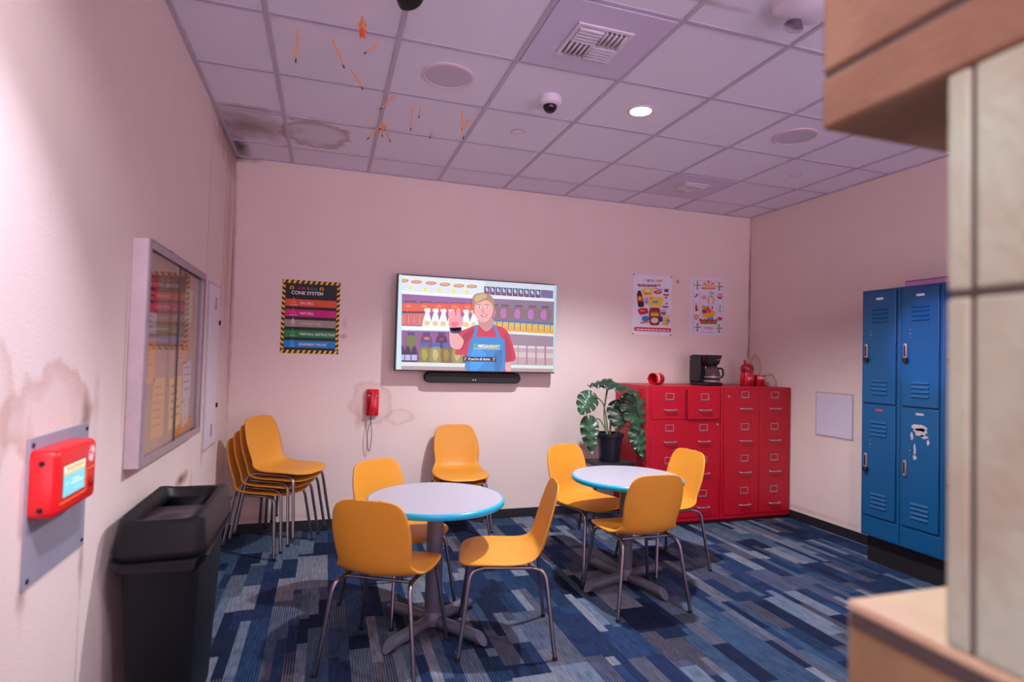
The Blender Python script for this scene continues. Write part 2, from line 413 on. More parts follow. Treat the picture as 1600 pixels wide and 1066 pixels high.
# ceiling: acoustic tiles with a water stain
m_ceil = stained('ceiling_tile', srgb(232, 228, 244), [
    ('blob', (.15, -.72, CH), (.42, .36, .3), srgb(132, 104, 92), .75), ('ring', (.62, -.72, CH), (.27, .30, .3), srgb(150, 116, 106), .6), ('blob', (.2, -1.03, CH), (.34, .07, .3), srgb(136, 104, 90), .6),
    ('blob', (.05, -.25, CH), (.10, .35, .3), srgb(70, 55, 50), .9), ('blob', (0, -2.0, CH), (.03, 1.8, .3), srgb(110, 90, 90), .7),
    ('blob', (2.1, -2.98, CH), (.5, .03, .3), srgb(150, 100, 80), .6)], mottling=.02, bump=.35, bscale=240)
GX, GY, GS = 0.4245, 0.3955, 0.6085
o = MB().box(-.1, RW+.1, FRONT, .1, CH, CH+.08).build('ceiling', m_ceil, smooth=False); tag(o, kind='structure')
m_bar = mat('tee_bar', srgb(190, 180, 198), .5, noise=.08, nscale=3)
b = MB(); x = GX-GS*0
while x < RW:
    b.box(x-.0125, x+.0125, FRONT, 0, CH-.007, CH+.001); x += GS
y = -GY
while y > FRONT:
    b.box(0, RW, y-.0125, y+.0125, CH-.0062, CH+.001); y -= GS
b.box(0, .022, FRONT, 0, CH-.008, CH); b.box(RW-.022, RW, FRONT, 0, CH-.008, CH); b.box(0, RW, -.022, 0, CH-.008, CH)
tag(b.build('trim_1', m_bar, smooth=False, bevel=.002, seg=1), kind='structure')
tag(MB().box(-.1, RW+.1, FRONT, .1, -.1, 0).build('floor', carpet_mat(), smooth=False), kind='structure')
tag(MB().box(-.1, 0, FRONT, .1, 0, CH).build('wall_left', m_wl, smooth=False), kind='structure')
tag(MB().box(0, RW, 0, .1, 0, CH).build('wall_back', m_wb, smooth=False), kind='structure')
tag(MB().box(RW, RW+.1, FRONT, .1, 0, CH).build('wall_right', m_wr, smooth=False), kind='structure')
m_base = mat('black_vinyl_base', srgb(34, 34, 40), .5, noise=.2)
def baseboard(name, x0, x1, y0, y1): tag(MB().box(x0, x1, y0, y1, 0, .082).build(name, m_base, smooth=False, bevel=.003), kind='structure')
baseboard('baseboard_back', .008, RW-.008, -.008, 0); baseboard('baseboard_left', 0, .008, FRONT, -.0); baseboard('baseboard_right', RW-.008, RW, FRONT, 0)

# ------------------------------------------------------------------ stone block surround in the foreground
def stone(name, base, dark, seed, joints=()):
    m = bpy.data.materials.new(name); m.use_nodes = True; nt = m.node_tree; N = nt.nodes; L = nt.links; b = N['Principled BSDF']
    b.inputs['Roughness'].default_value = .8
    g = N.new('ShaderNodeNewGeometry')
    n = N.new('ShaderNodeTexNoise'); n.inputs['Scale'].default_value = 5; n.inputs['Detail'].default_value = 6; L.new(g.outputs['Position'], n.inputs['Vector'])
    rp = N.new('ShaderNodeValToRGB'); rp.color_ramp.elements[0].position = .38; rp.color_ramp.elements[1].position = .62
    rp.color_ramp.elements[0].color = tuple(base)+(1,); rp.color_ramp.elements[1].color = tuple(dark)+(1,)
    L.new(n.outputs['Fac'], rp.inputs[0]); L.new(rp.outputs[0], b.inputs['Base Color'])
    n2 = N.new('ShaderNodeTexNoise'); n2.inputs['Scale'].default_value = 60; L.new(g.outputs['Position'], n2.inputs['Vector'])
    bp = N.new('ShaderNodeBump'); bp.inputs['Strength'].default_value = .4; bp.inputs['Distance'].default_value = .005
    L.new(n2.outputs['Fac'], bp.inputs['Height']); L.new(bp.outputs[0], b.inputs['Normal'])
    return m
XW = 1.45; XT = XW+.30
m_grout = mat('dark_joint_paint', srgb(84, 74, 70), .9, noise=.3, nscale=20)
m_lint = stone('brown_block_paint', srgb(160, 124, 98), srgb(144, 108, 84), 1)
m_pill = stone('grey_block_paint', srgb(190, 206, 180), srgb(176, 174, 150), 2)
m_ledg = stone('tan_block_paint', srgb(160, 134, 96), srgb(140, 112, 80), 3)
m_ledt = stone('ledge_top_lit', srgb(218, 196, 160), srgb(208, 180, 152), 3)  # lighter tan puts the light falling on the ledge top into colour
t = thing('lintel_block', 'big brown painted block overhanging the top right corner', 'block', (XW, -4.4, 1.826))
def W(o, root):
    o.matrix_parent_inverse = (Matrix.Translation(root.location) @ root.rotation_euler.to_matrix().to_4x4()).inverted(); return o
W(MB().box(XW, XT, FRONT+.6, -4.384, 1.826, 1.905).build('lower_course', m_lint, t, bevel=.006), t)
W(MB().box(XW+.004, XT, FRONT+.6, -4.388, 1.905, 1.912).build('joint', m_grout, t), t)
W(MB().box(XW, XT, FRONT+.6, -4.384, 1.912, 2.6).build('upper_course', m_lint, t, bevel=.006), t)
t = thing('stone_pillar', 'pale grey blurred block pillar along the right edge', 'pillar', (XW, -4.58, 1.141))
for z0, z1 in ((1.141, 1.552), (1.560, 1.824)):
    W(MB().box(XW, XT, -4.5985, -4.571, z0, z1).build('edge_block', m_pill, t, bevel=.005), t)
    W(MB().box(XW, XT, FRONT+.6, -4.603, z0, z1).build('stone_block', m_pill, t, bevel=.005), t)
W(MB().box(XW+.004, XT-.004, FRONT+.61, -4.575, 1.1415, 1.8235).build('joint', m_grout, t), t)
t = thing('ledge_block', 'tan painted block ledge below the grey pillar', 'block', (XW, -4.45, 0))
W(MB().box(XW, XT+.25, FRONT+.6, -4.436, 0, 1.125).build('block_body', m_ledg, t, bevel=.008), t)
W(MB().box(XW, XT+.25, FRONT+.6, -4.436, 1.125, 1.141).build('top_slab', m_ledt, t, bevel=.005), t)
W(MB().box(XW-.0025, XW+.002, FRONT+.6, -4.445, 1.108, 1.125).build('joint', m_grout, t), t)

# ------------------------------------------------------------------ chairs
m_yel = mat('yellow_plastic', srgb(222, 150, 44), .45, noise=.03, nscale=30, bump=.15, bscale=700)
m_chr = mat('chair_chrome', srgb(150, 142, 150), .28, metal=1.0, noise=.05)
m_rub = mat('black_rubber', srgb(22, 22, 24), .6, noise=.1)
SHELL = [(.243, .423, .060, 0), (.240, .430, .120, 0), (.228, .438, .168, 0), (.200, .4445, .200, .001), (.150, .448, .219, .003), (.080, .447, .227, .006), (0.0, .442, .226, .010),
         (-.070, .440, .217, .016), (-.120, .444, .205, .024), (-.158, .457, .192, .034), (-.184, .482, .182, .040), (-.200, .520, .180, .040), (-.212, .570, .186, .036),
         (-.224, .630, .190, .030), (-.236, .690, .186, .024), (-.247, .745, .175, .018), (-.253, .780, .160, .012), (-.256, .800, .138, .008), (-.258, .811, .105, .004), (-.259, .816, .050, 0)]
def shell_mb():
    P = cr_interp([Vector((a[0], a[1], a[2])) for a in SHELL], 3); C = []
    for i in range(len(SHELL)-1):
        for k in range(3): C.append(SHELL[i][3]*(1-k/3)+SHELL[i+1][3]*k/3)
    C.append(0)
    nx = 16; vs = []
    for i, p in enumerate(P):
        a = P[max(0, i-1)]; b = P[min(len(P)-1, i+1)]; ty, tz = b.x-a.x, b.y-a.y; l = math.hypot(ty, tz) or 1
        ny, nz = tz/l, -ty/l     # towards the sitter
        for j in range(nx+1):
            s = -1+2*j/nx; s2 = math.sin(s*PI/2)*.5+s*.5
            c = C[i]*abs(s2)**2.4
            vs.append((p.z*s2, p.x+ny*c, p.y+nz*c))
    fs = [(i*(nx+1)+j, i*(nx+1)+j+1, (i+1)*(nx+1)+j+1, (i+1)*(nx+1)+j) for i in range(len(P)-1) for j in range(nx)]
    return MB().add(vs, fs)
def make_chair(label):
    t = thing('cafe_chair', label, 'chair')
    shell_mb().build('seat_shell', m_yel, t, solid=.009, angle=180)
    R = .0105
    for sx in (-1, 1):
        for sy in (-1, 1):
            pts = bend([(sx*.238, sy*.236, .004), (sx*.185, sy*.186, .408), (sx*.165, sy*.12, .4195)], .05, 6)
            lg = MB().tube(pts, R, 12).build('leg', m_chr, t, angle=60)
            MB().tube([(sx*.2386, sy*.2366, 0), (sx*.236, sy*.234, .016)], .0125, 12).build('foot_cap', m_rub, lg)
    f = MB()
    for sx in (-1, 1): f.tube([(sx*.165, -.125, .4195), (sx*.165, .125, .4195)], R, 12)
    for sy in (-1, 1): f.tube([(-.165, sy*.11, .4185), (.165, sy*.11, .4185)], .008, 10)
    f.build('seat_frame', m_chr, t, angle=60)
    return t
def place(c, x, y, ang, z=0):
    c.location = (x, y, z); c.rotation_euler = (0, 0, math.radians(ang)-PI/2)
G1 = 'yellow chairs around the two round tables'; G2 = 'yellow chairs stacked in the left corner'; G3 = 'pair of yellow chairs stacked against the back wall'
chairA = make_chair('yellow plastic chair in front left, its back turned, at the nearer round table'); chairA['group'] = G1
place(chairA, 1.062, -2.20, 61)
for x, y, a, z, lab, g in [
    (1.68, -2.15, 166, 0, 'yellow chair seen from the side at the right of the nearer round table', G1),
    (1.19, -1.61, -57, 0, 'yellow chair behind the nearer round table, its backrest left of the tabletop', G1),
    (2.585, -1.915, 90, 0, 'yellow chair with its back turned in front of the farther round table', G1),
    (2.575, -1.225, -71, 0, 'yellow chair left of the farther round table, below the monstera', G1),
    (3.105, -1.40, 186.5, 0, 'yellow chair between the farther round table and the red cabinets', G1),
    (1.84, -.30, -97, 0, 'lower yellow chair of the pair against the back wall under the television', G3),
    (1.83, -.345, -92, .052, 'upper yellow chair of the pair against the back wall under the television', G3),
    (.36, -.36, -31, 0, 'bottom chair of the tall yellow stack in the left corner', G2),
    (.405, -.385, -31, .053, 'second chair from the bottom of the yellow stack in the left corner', G2),
    (.45, -.41, -31, .106, 'third chair from the bottom of the yellow stack in the left corner', G2),
    (.485, -.44, -31, .160, 'topmost chair of the yellow stack in the left corner', G2)]:
    c = copy_tree(chairA); place(c, x, y, a, z); c['label'] = lab; c['group'] = g

# ------------------------------------------------------------------ tables
m_lam = mat('white_laminate', srgb(178, 173, 184), .35, noise=.02)
m_teal = mat('turquoise_edge', srgb(28, 168, 205), .25, noise=.03)
m_grey = mat('grey_metal_paint', srgb(104, 106, 122), .4, metal=.3, noise=.06)
def make_table(label, x, y, rz, r):
    t = thing('round_table', label, 'table', (x, y, 0), rz, 'round pedestal tables with turquoise edges')
    zt = .705
    MB().lathe([(0, zt-.026), (r-.014, zt-.026), (r-.014, zt), (0, zt)], 72).build('tabletop', m_lam, t)
    MB().lathe([(r-.014, zt-.030), (r-.006, zt-.0305), (r-.001, zt-.026), (r, zt-.016), (r-.001, zt-.006), (r-.006, zt-.001), (r-.014, zt+.0006)], 72, closed=True).build('edge_band', m_teal, t, angle=70)
    MB().lathe([(.045, .05), (.045, zt-.034)], 32).build('column', m_grey, t)
    MB().lathe([(.058, .035), (.058, .07), (.052, .085), (.045, .10)], 32).build('base_collar', m_grey, t)
    MB().lathe([(.17, zt-.038), (.17, zt-.026), (.12, zt-.026)], 32).build('mounting_plate', m_grey, t)
    for k in range(4):
        a = PI/2*k; d = Vector((math.cos(a), math.sin(a), 0)); n = 20
        c0 = d*.03+Vector((0, 0, .052)); c1 = d*.325+Vector((0, 0, .042)); q = Vector((-d.y, d.x, 0)); vs = []
        for c, sl in ((c0, 0), (c1, 1)):
            for j in range(n):
                th = 2*PI*j/n; hz = math.sin(th)*.031
                vs.append(c+q*math.cos(th)*.031+Vector((0, 0, hz))-d*(hz*.9*sl))
        fs = [(j, (j+1) % n, n+(j+1) % n, n+j) for j in range(n)]+[tuple(range(n-1, -1, -1)), tuple(range(n, 2*n))]
        ft = MB().add(vs, fs).build('foot', m_grey, t)
        MB().lathe([(.014, 0), (.014, .006), (.006, .008), (.006, .016)], 14, c=d*.30).build('glide', m_chr, ft)
    return t
make_table('nearer round white table with turquoise edge and grey pedestal', 1.334, -1.965, math.radians(39), .37)
make_table('farther round white table with turquoise edge beside the red cabinets', 2.67, -1.65, math.radians(17), .368)

# ------------------------------------------------------------------ trash bin
m_bin = mat('black_bin_plastic', srgb(17, 18, 23), .45, noise=.1, nscale=20, bump=.2, bscale=500, spec=.3)
m_bag = mat('black_bin_liner', srgb(22, 22, 27), .32, noise=.2, nscale=30)
def rrect(hx, hy, r, n=5):
    out = []
    for cx, cy, a0 in ((hx-r, hy-r, 0), (-hx+r, hy-r, 90), (-hx+r, -hy+r, 180), (hx-r, -hy+r, 270)):
        for k in range(n+1):
            a = math.radians(a0+90*k/n); out.append((cx+r*math.cos(a), cy+r*math.sin(a)))
    return out
def loft(rings, cap0=True, cap1=True):
    n = len(rings[0]); vs = [p for r in rings for p in r]
    fs = [(i*n+j, i*n+(j+1) % n, (i+1)*n+(j+1) % n, (i+1)*n+j) for i in range(len(rings)-1) for j in range(n)]
    if cap0: fs.append(tuple(range(n-1, -1, -1)))
    if cap1: fs.append(tuple((len(rings)-1)*n+j for j in range(n)))
    return MB().add(vs, fs)
def ring(hx, hy, r, z, wave=0.0, seed=0):
    rr = random.Random(seed); ph = rr.random()*6
    out = []
    for i, (x, y) in enumerate(rrect(hx, hy, r)):
        k = 1+wave*math.sin(i*1.7+ph)*.5+wave*rr.uniform(-.5, .5)
        out.append((x*k, y*k, z+wave*.25*math.sin(i*.9+ph)))
    return out
t = thing('trash_bin', 'tall slim black trash bin with open swing lid against left wall', 'trash bin', (.185, -2.36, 0))
loft([ring(.100, .235, .04, 0), ring(.120, .275, .04, .45), ring(.132, .298, .04, .715), ring(.128, .294, .04, .715)], True, False).build('body', m_bin, t)
loft([ring(.136, .302, .04, .655, .05, 2), ring(.150, .324, .045, .672, .06, 3), ring(.157, .332, .045, .70, .04, 4), ring(.134, .300, .04, .712, .02, 5)], False, False).build('bag_rim', m_bag, t)
# lid: outer skirt, saddle-shaped rim and sunk opening
def rimring(hx, hy, r, z, sag):
    out = []
    for x, y in rrect(hx, hy, r, 6):
        out.append((x, y, z-sag*math.cos(x/hx*PI/2)*(1 if abs(y) > hy*.75 else .0)))
    return out
lid = loft([rimring(.150, .325, .05, .705, 0), rimring(.152, .325, .05, .73, 0), rimring(.140, .300, .05, .835, .018), rimring(.132, .285, .05, .846, .020), rimring(.112, .262, .05, .842, .020), rimring(.100, .245, .045, .815, .016), rimring(.094, .235, .04, .79, .01)], False, False).build('lid', m_bin, t, solid=.006)
MB().add([(-.095, -.24, .822), (.095, -.24, .822), (.095, .06, .800), (-.095, .06, .800)], [(0, 1, 2, 3)]).build('swing_flap', mat('flap_plastic', srgb(60, 52, 58), .35, noise=.1), t, solid=.006)
MB().add([(-.095, .235, .800), (.095, .235, .800), (.095, .20, .70), (-.095, .20, .70)], [(0, 1, 2, 3)]).build('rear_flap', m_bin, t, solid=.006)

# ------------------------------------------------------------------ wall call box on the left wall
m_steel = mat('grey_plate_paint', srgb(150, 148, 162), .5, noise=.06, nscale=8)
m_red = mat('glossy_red_plastic', srgb(225, 24, 32), .3, noise=.03)
m_dark = mat('dark_screw', srgb(40, 34, 34), .5, metal=.6)
t = thing('steel_backplate', 'grey painted steel plate behind the red call box on left wall', 'wall plate', (0, -3.03, 1.02))
MB().box(0, .006, -.20, .20, -.20, .20).build('plate', m_steel, t, bevel=.002)
for y in (-.18, .18):
    for z in (-.18, .18): MB().lathe([(.0065, 0), (.0065, .003), (.003, .004)], 12, c=(.006, y, z), axis=(1, 0, 0)).build('screw', m_dark, t)
t = thing('call_box', 'glossy red wall call box with a small lit screen', 'call box', (.0065, -3.09, 1.095))
def boxring(x, hy, hz, r=.018): return [(x, a, b_) for a, b_ in rrect(hy, hz, r, 4)]
loft([boxring(0, .138, .091), boxring(.050, .138, .091), boxring(.062, .131, .084), boxring(.065, .122, .076)], True, True).build('housing', m_red, t, angle=50)
MB().box(.064, .0665, -.111, .043, -.046, .047).build('screen_bezel', mat('red_bezel', srgb(170, 20, 26), .3), t, bevel=.001)
p = Pic((.0667, -.107, .043), (0, .146, 0), (0, 0, -.085), (1, 0, 0), lambda c: lit(c, 1.1))
p.rect(0, 0, 1, 1, (120, 205, 225)); p.rect(0, 0, 1, .24, (235, 225, 205)); p.rect(0, .24, 1, .30, (240, 190, 110))
for k in range(6): p.rect(.14+k*.13, .06, .23+k*.13, .18, (225, 150, 60), k == 0)
p.rect(.38, .50, .72, .55, (225, 245, 250)); p.rect(.34, .62, .90, .67, (225, 245, 250), False); p.rect(.44, .82, .86, .86, (150, 225, 235), False); p.ell(.16, .6, .05, .09, (150, 225, 235))
p.build('screen', t)
g = MB()
for k in range(14):
    a = 2*PI*k/14
    g.tube([(.0655, .090+math.cos(a)*.008, .048+math.sin(a)*.008), (.0655, .090+math.cos(a)*.024, .048+math.sin(a)*.024)], .002, 6)
g.build('speaker_grille', mat('pale_grille', srgb(250, 205, 200), .5), t)
MB().lathe([(.015, 0), (.015, .003), (.012, .005)], 20, c=(.064, .092, -.036), axis=(1, 0, 0)).build('push_button', mat('dark_red', srgb(160, 14, 22), .3), t)
MB().tube([(.0655, -.122, -.056), (.0655, .052, -.056), (.0655, .052, .006), (.0655, .122, .006)], .0016, 6).build('orange_line', mat('orange_line', srgb(255, 120, 50), .5), t)
for z in (.058, -.066): MB().lathe([(.007, 0), (.007, .003)], 12, c=(.028, -.138, z), axis=(0, -1, 0)).build('screw', m_dark, t)

# ------------------------------------------------------------------ notice case on the left wall
m_frame = mat('weathered_white_metal', srgb(205, 192, 196), .45, metal=.2, noise=.15, nscale=14)
m_frame2 = mat('worn_aluminium', srgb(170, 158, 168), .4, metal=.5, noise=.2, nscale=20)
m_cork = mat('cork_panel', srgb(190, 148, 128), .9, noise=.15, nscale=120)
Y0, Y1, Z0, Z1 = -2.455, -1.325, .99, 1.905; DP = .055
t = thing('notice_case', 'shallow glass-fronted notice case with worn white frame on left wall', 'display case', (0, (Y0+Y1)/2, Z0))
b = MB(); b.box(.0, DP, Y0, Y0+.012, Z0, Z1); b.box(0, DP, Y1-.012, Y1, Z0, Z1); b.box(0, DP, Y0+.012, Y1-.012, Z1-.012, Z1); b.box(0, DP, Y0+.012, Y1-.012, Z0, Z0+.012)
W(b.build('case_sides', m_frame, t, bevel=.002), t)
b = MB()
for y0, y1, z0, z1 in ((Y0, Y0+.03, Z0, Z1), (Y1-.03, Y1, Z0, Z1), (Y0+.03, Y1-.03, Z1-.035, Z1), (Y0+.03, Y1-.03, Z0, Z0+.035)): b.box(DP, DP+.006, y0, y1, z0, z1)
W(b.build('front_frame', m_frame2, t, bevel=.0015), t)
W(MB().box(.0, .010, Y0+.012, Y1-.012, Z0+.012, Z1-.012).build('cork_board', m_cork, t, smooth=False), t)
YM = -1.89
m_pane = glass_mat('pane_glass', (.98, .98, .98), .015, .045)
for a, c, x in ((Y0+.02, YM+.02, .047), (YM-.02, Y1-.02, .041)):
    gp = W(MB().box(x, x+.003, a, c, Z0+.013, Z1-.013).build('sliding_pane', m_pane, t, smooth=False), t)
W(MB().box(.045, .052, YM-.008, YM+.008, Z0+.02, Z1-.02).build('pane_edge', mat('dark_pane_edge', srgb(80, 72, 74), .4, metal=.4), t), t)
W(MB().tube([(.03, -2.02, Z1), (.03, -2.02, Z1+.02), (.03, -1.97, Z1+.02), (.03, -1.97, Z1)], .004, 6).build('hanger', m_dark, t), t)
def notice(name, label, y0, y1, z1, z0, col, x=.0112, lines=(60, 50, 60), n=5, tilt=0.0, cat='notice', head=None, headcol=None):
    root = thing(name, label, cat, (x, y0, z1), 0, 'papers pinned in the notice case'); root.rotation_euler = (math.radians(tilt), 0, 0)
    wd, ht = y1-y0, z1-z0
    sh = MB().box(-.0006, 0, 0, wd, -ht, 0).build('sheet', paper(col), root, smooth=False)
    p = Pic((0, 0, 0), (0, wd, 0), (0, 0, -ht), (1, 0, 0), paper)
    rr = random.Random(name+label)
    if head: p.text(head, .5, .30, .17, headcol or lines, 'CENTER', .55, bold=.02)
    for k in range(n):
        v = (.38 if head else .14)+k*(.52 if head else .76)/n
        p.rect(.12, v, rr.uniform(.6, .9), v+.25/n/1.4, lines, k == 0)
    p.build('print', root); return root
notice('poster', 'bold red and pink poster at the top left of the notice case', -2.40, -2.11, 1.795, 1.63, (214, 62, 78), lines=(60, 20, 30), n=3, head='GO', headcol=(40, 20, 30))
notice('notice_sheet', 'pink and white striped sheet under the red poster', -2.40, -2.12, 1.625, 1.53, (216, 196, 206), lines=(230, 60, 110), n=3)
notice('notice_sheet', 'tilted orange sheet at the left of the notice case', -2.39, -2.12, 1.50, 1.30, (240, 160, 90), lines=(190, 110, 60), n=7, tilt=4)
notice('notice_sheet', 'tall yellow sheet low in the left half of the notice case', -2.13, -1.93, 1.335, 1.06, (226, 172, 96), lines=(190, 140, 70), n=6, tilt=-2)
notice('notice_sheet', 'yellow sheet with black writing beside the pane edge', -1.845, -1.60, 1.32, 1.06, (232, 190, 80), lines=(120, 90, 40), n=5, tilt=2)
notice('label_card', 'small white card at the left edge of the notice case', -2.40, -2.25, 1.235, 1.155, (236, 230, 234), lines=(120, 110, 120), n=2)
notice('label_card', 'small white card with black block, lowest in the notice case', -2.40, -2.28, 1.13, 1.02, (236, 230, 234), lines=(90, 80, 90), n=3)
notice('notice_sheet', 'orange sheet in the right half of the notice case', -1.71, -1.51, 1.53, 1.39, (226, 150, 104), lines=(180, 110, 80), n=5)
notice('notice_sheet', 'grey list with red stamps in the right half of the notice case', -1.57, -1.38, 1.40, 1.19, (202, 200, 204), lines=(196, 110, 120), n=4, tilt=1)
notice('notice_sheet', 'pale green sheet at the top right of the notice case', -1.60, -1.42, 1.80, 1.62, (204, 206, 176), lines=(180, 184, 160), n=4)
notice('notice_sheet', 'crumpled white sheet low in the right half of the notice case', -1.57, -1.42, 1.17, 1.04, (212, 208, 206), lines=(160, 158, 160), n=5, tilt=9)
notice('notice_sheet', 'orange brown sheet at the bottom right of the notice case', -1.74, -1.58, 1.05, 1.005, (206, 130, 70), lines=(150, 90, 50), n=2)

# electrical panel in the left wall
t = thing('electrical_panel', 'narrow tall white electrical panel door near the left corner', 'panel', (0, -.71, .8))
m_pan = mat('white_panel_paint', srgb(226, 216, 226), .4, noise=.04)
MB().box(0, .006, -.225, .215, 0, 1.12).build('frame', m_frame, t, bevel=.002)
MB().box(.006, .014, -.195, .165, .02, 1.10).build('door', m_pan, t, bevel=.002)
for z in (.28, .86): MB().box(.014, .024, .135, .158, z-.016, z+.016).build('latch', m_dark, t, bevel=.002)
for z0 in (.08, .94):
    b = MB()
    for k in range(3): b.box(.014, .0155, -.03+k*.022, -.018+k*.022, z0, z0+.085)
    b.build('vent_slots', mat('panel_slot', srgb(160, 150, 160), .5), t)

# ------------------------------------------------------------------ television and sound bar
m_blk = mat('black_gloss', srgb(12, 10, 22), .25, noise=0)
m_blkm = mat('black_matte', srgb(12, 11, 16), .6, noise=.1)
TY = -.13
tv = thing('television', 'large flat television showing a shop clerk in blue apron', 'television', (2.03, 0, 1.33))
W(MB().box(1.292, 2.754, TY, TY+.05, 1.332, 2.157).build('body', m_blk, tv, bevel=.004), tv)
W(MB().box(1.75, 2.3, TY+.05, -.001, 1.55, 1.95).build('wall_bracket', m_blkm, tv, bevel=.004), tv)
S = Pic((1.306, TY-.0004, 2.147), (1.436, 0, 0), (0, 0, -.804), (0, -1, 0), lambda c: lit(c, .92), src=[(110, 100), (1354, 170), (1339, 866), (90, 856)])
def shade(c, k): return tuple(int(max(0, min(255, v*k))) for v in c)
S.poly([(100, 90), (1360, 165), (1345, 875), (80, 862)], (205, 216, 228))
S.poly([(120, 100), (790, 140), (785, 262), (120, 232)], (222, 230, 246))
for x, y in ((145, 146), (250, 155), (365, 163), (475, 173), (585, 182), (688, 186)):
    S.ell(x, y-22, 48, 8, (236, 236, 214)); S.ell(x, y, 44, 15, (198, 138, 112)); S.ell(x, y-2, 32, 9, (222, 168, 130))
for x, y in ((203, 203), (318, 211), (430, 219), (543, 227), (645, 231)): S.ell(x, y, 15, 17, (238, 232, 70))
S.poly([(1235, 205), (1335, 212), (1332, 275), (1235, 268)], (120, 100, 150))
for k in range(10):
    x = 786+k*45; y = 184+k*2.4
    S.poly([(x, y), (x+40, y+2), (x+40, y+66), (x, y+62)], (34, 36, 84)); S.blob([(x+12, y+6), (x+30, y+16), (x+18, y+28), (x+34, y+38), (x+14, y+40), (x+10, y+22)], (190, 190, 226)); S.rect(x+8, y+46, x+34, y+54, (210, 70, 110))
S.poly([(130, 252), (705, 285), (700, 520), (130, 512)], (150, 96, 158)); S.poly([(845, 268), (1340, 300), (1335, 560), (845, 540)], (136, 112, 140))
S.poly([(130, 545), (700, 550), (700, 805), (125, 798)], (140, 84, 148)); S.poly([(940, 560), (1335, 580), (1330, 818), (940, 810)], (156, 132, 150))
S.poly([(120, 228), (790, 262), (790, 282), (120, 250)], (238, 242, 250)); S.poly([(790, 258), (1345, 282), (1345, 300), (790, 280)], (228, 232, 244))
for x in (200, 325, 447, 565, 668):
    S.rect(x-52, 304+(x-200)*.03, x+52, 325+(x-200)*.03, (112, 84, 104)); S.blob([(x-55, 330), (x+55, 332), (x+56, 392), (x-56, 388)], (228, 92, 62)); S.ell(x-15, 350, 24, 10, (244, 130, 100))
for x in (158, 202, 245, 288):
    S.rect(x-20, 392, x+20, 406, (60, 40, 66)); S.rect(x-19, 406, x+19, 502, (214, 110, 96)); S.rect(x-19, 424, x-12, 490, (236, 150, 130))
for k, x in enumerate((335, 400, 462, 527, 642, 705)):
    y = 370+k*2
    S.blob([(x-12, y+30), (x-34, y+100), (x-34, y+150), (x+30, y+150), (x+30, y+100), (x+12, y+30)], (248, 248, 250))
    S.blob([(x-26, y+4), (x-4, y-4), (x+22, y), (x+16, y+34), (x-8, y+36), (x-14, y+22)], (244, 244, 250)); S.blob([(x-20, y+98), (x+16, y+98), (x+16, y+130), (x-20, y+130)], (232, 200, 150))
S.poly([(115, 508), (700, 520), (700, 546), (115, 536)], (236, 244, 246)); S.poly([(845, 532), (1340, 555), (1340, 574), (845, 556)], (230, 240, 240))
for k, x in enumerate((865, 950, 1058, 1165, 1268)):
    y = 336+k*3
    S.rect(x-28, y-10, x+28, y+8, (98, 78, 92)); S.blob([(x-40, y+14), (x+40, y+14), (x+42, y+100), (x-42, y+98)], (132, 106, 104)); S.blob([(x-32, y+34), (x+4, y+24), (x+6, y+94), (x-32, y+90)], (182, 110, 190))
for k in range(11):
    x = 858+k*47; y = 444+k*2.6
    S.rect(x-20, y, x+20, y+20, (70, 112, 170)); S.rect(x-20, y+20, x+20, y+94, (226, 186, 76)); S.ell(x, y+68, 14, 18, (240, 160, 50)); S.rect(x-20, y+26, x+20, y+36, (190, 190, 110))
for x, c in ((208, (112, 116, 60)), (328, (104, 60, 84)), (448, (74, 20, 60))):
    S.rect(x-26, 560, x+26, 582, (50, 60, 110)); S.blob([(x-36, 592), (x+36, 592), (x+34, 680), (x-34, 680)], c)
S.ell(330, 606, 24, 10, (200, 120, 130)); S.ell(446, 610, 20, 10, (150, 40, 90))
for x, c in ((317, (132, 122, 44)), (402, (150, 140, 84)), (488, (122, 100, 34)), (574, (156, 138, 84))):
    S.rect(x-34, 640, x+34, 672, (52, 92, 190)); S.blob([(x-40, 684), (x+40, 684), (x+38, 792), (x-38, 792)], c)
    S.blob([(x-22, 700), (x+4, 694), (x+20, 740), (x-4, 784), (x-24, 750)], shade(c, 1.3))
for x in (135, 181, 232):
    S.blob([(x-8, 672), (x+8, 672), (x+24, 720), (x+24, 794), (x-24, 794), (x-24, 720)], (46, 34, 70)); S.rect(x-22, 738, x+22, 782, (190, 180, 226))
for k, x in enumerate((1018, 1084, 1156, 1228, 1302)):
    y = 654+k*2; S.rect(x-30, y, x+30, y+18, (222, 210, 216)); S.rect(x-31, y+18, x+31, y+148, (196, 160, 172)); S.rect(x-31, y+52, x+31, y+92, (216, 190, 196))
S.poly([(110, 795), (1345, 812), (1345, 838), (110, 826)], (216, 232, 222)); S.poly([(80, 826), (1345, 838), (1345, 875), (80, 865)], (184, 150, 156))
S.poly([(100, 90), (132, 92), (130, 862), (80, 862)], (200, 232, 240)); S.poly([(1336, 160), (1360, 165), (1345, 875), (1326, 872)], (168, 216, 226))
RED = (206, 36, 72); SK = (232, 168, 164); BLU = (28, 134, 208)
S.blob([(925, 780), (985, 780), (988, 875), (920, 875)], SK)
S.blob([(735, 495), (640, 528), (588, 560), (556, 690), (560, 735), (640, 740), (650, 870), (935, 870), (935, 800), (1028, 768), (1010, 660), (975, 560), (940, 520), (880, 500)], RED)
S.blob([(720, 520), (640, 560), (600, 600), (600, 700), (640, 640)], shade(RED, .8)); S.blob([(950, 560), (985, 640), (1000, 760), (950, 780), (940, 660)], shade(RED, .86))
S.blob([(740, 440), (845, 440), (850, 500), (800, 545), (745, 500)], shade(SK, .86))
S.blob([(512, 545), (508, 620), (520, 670), (560, 690), (600, 680), (620, 630), (606, 596), (580, 570), (578, 545)], SK)
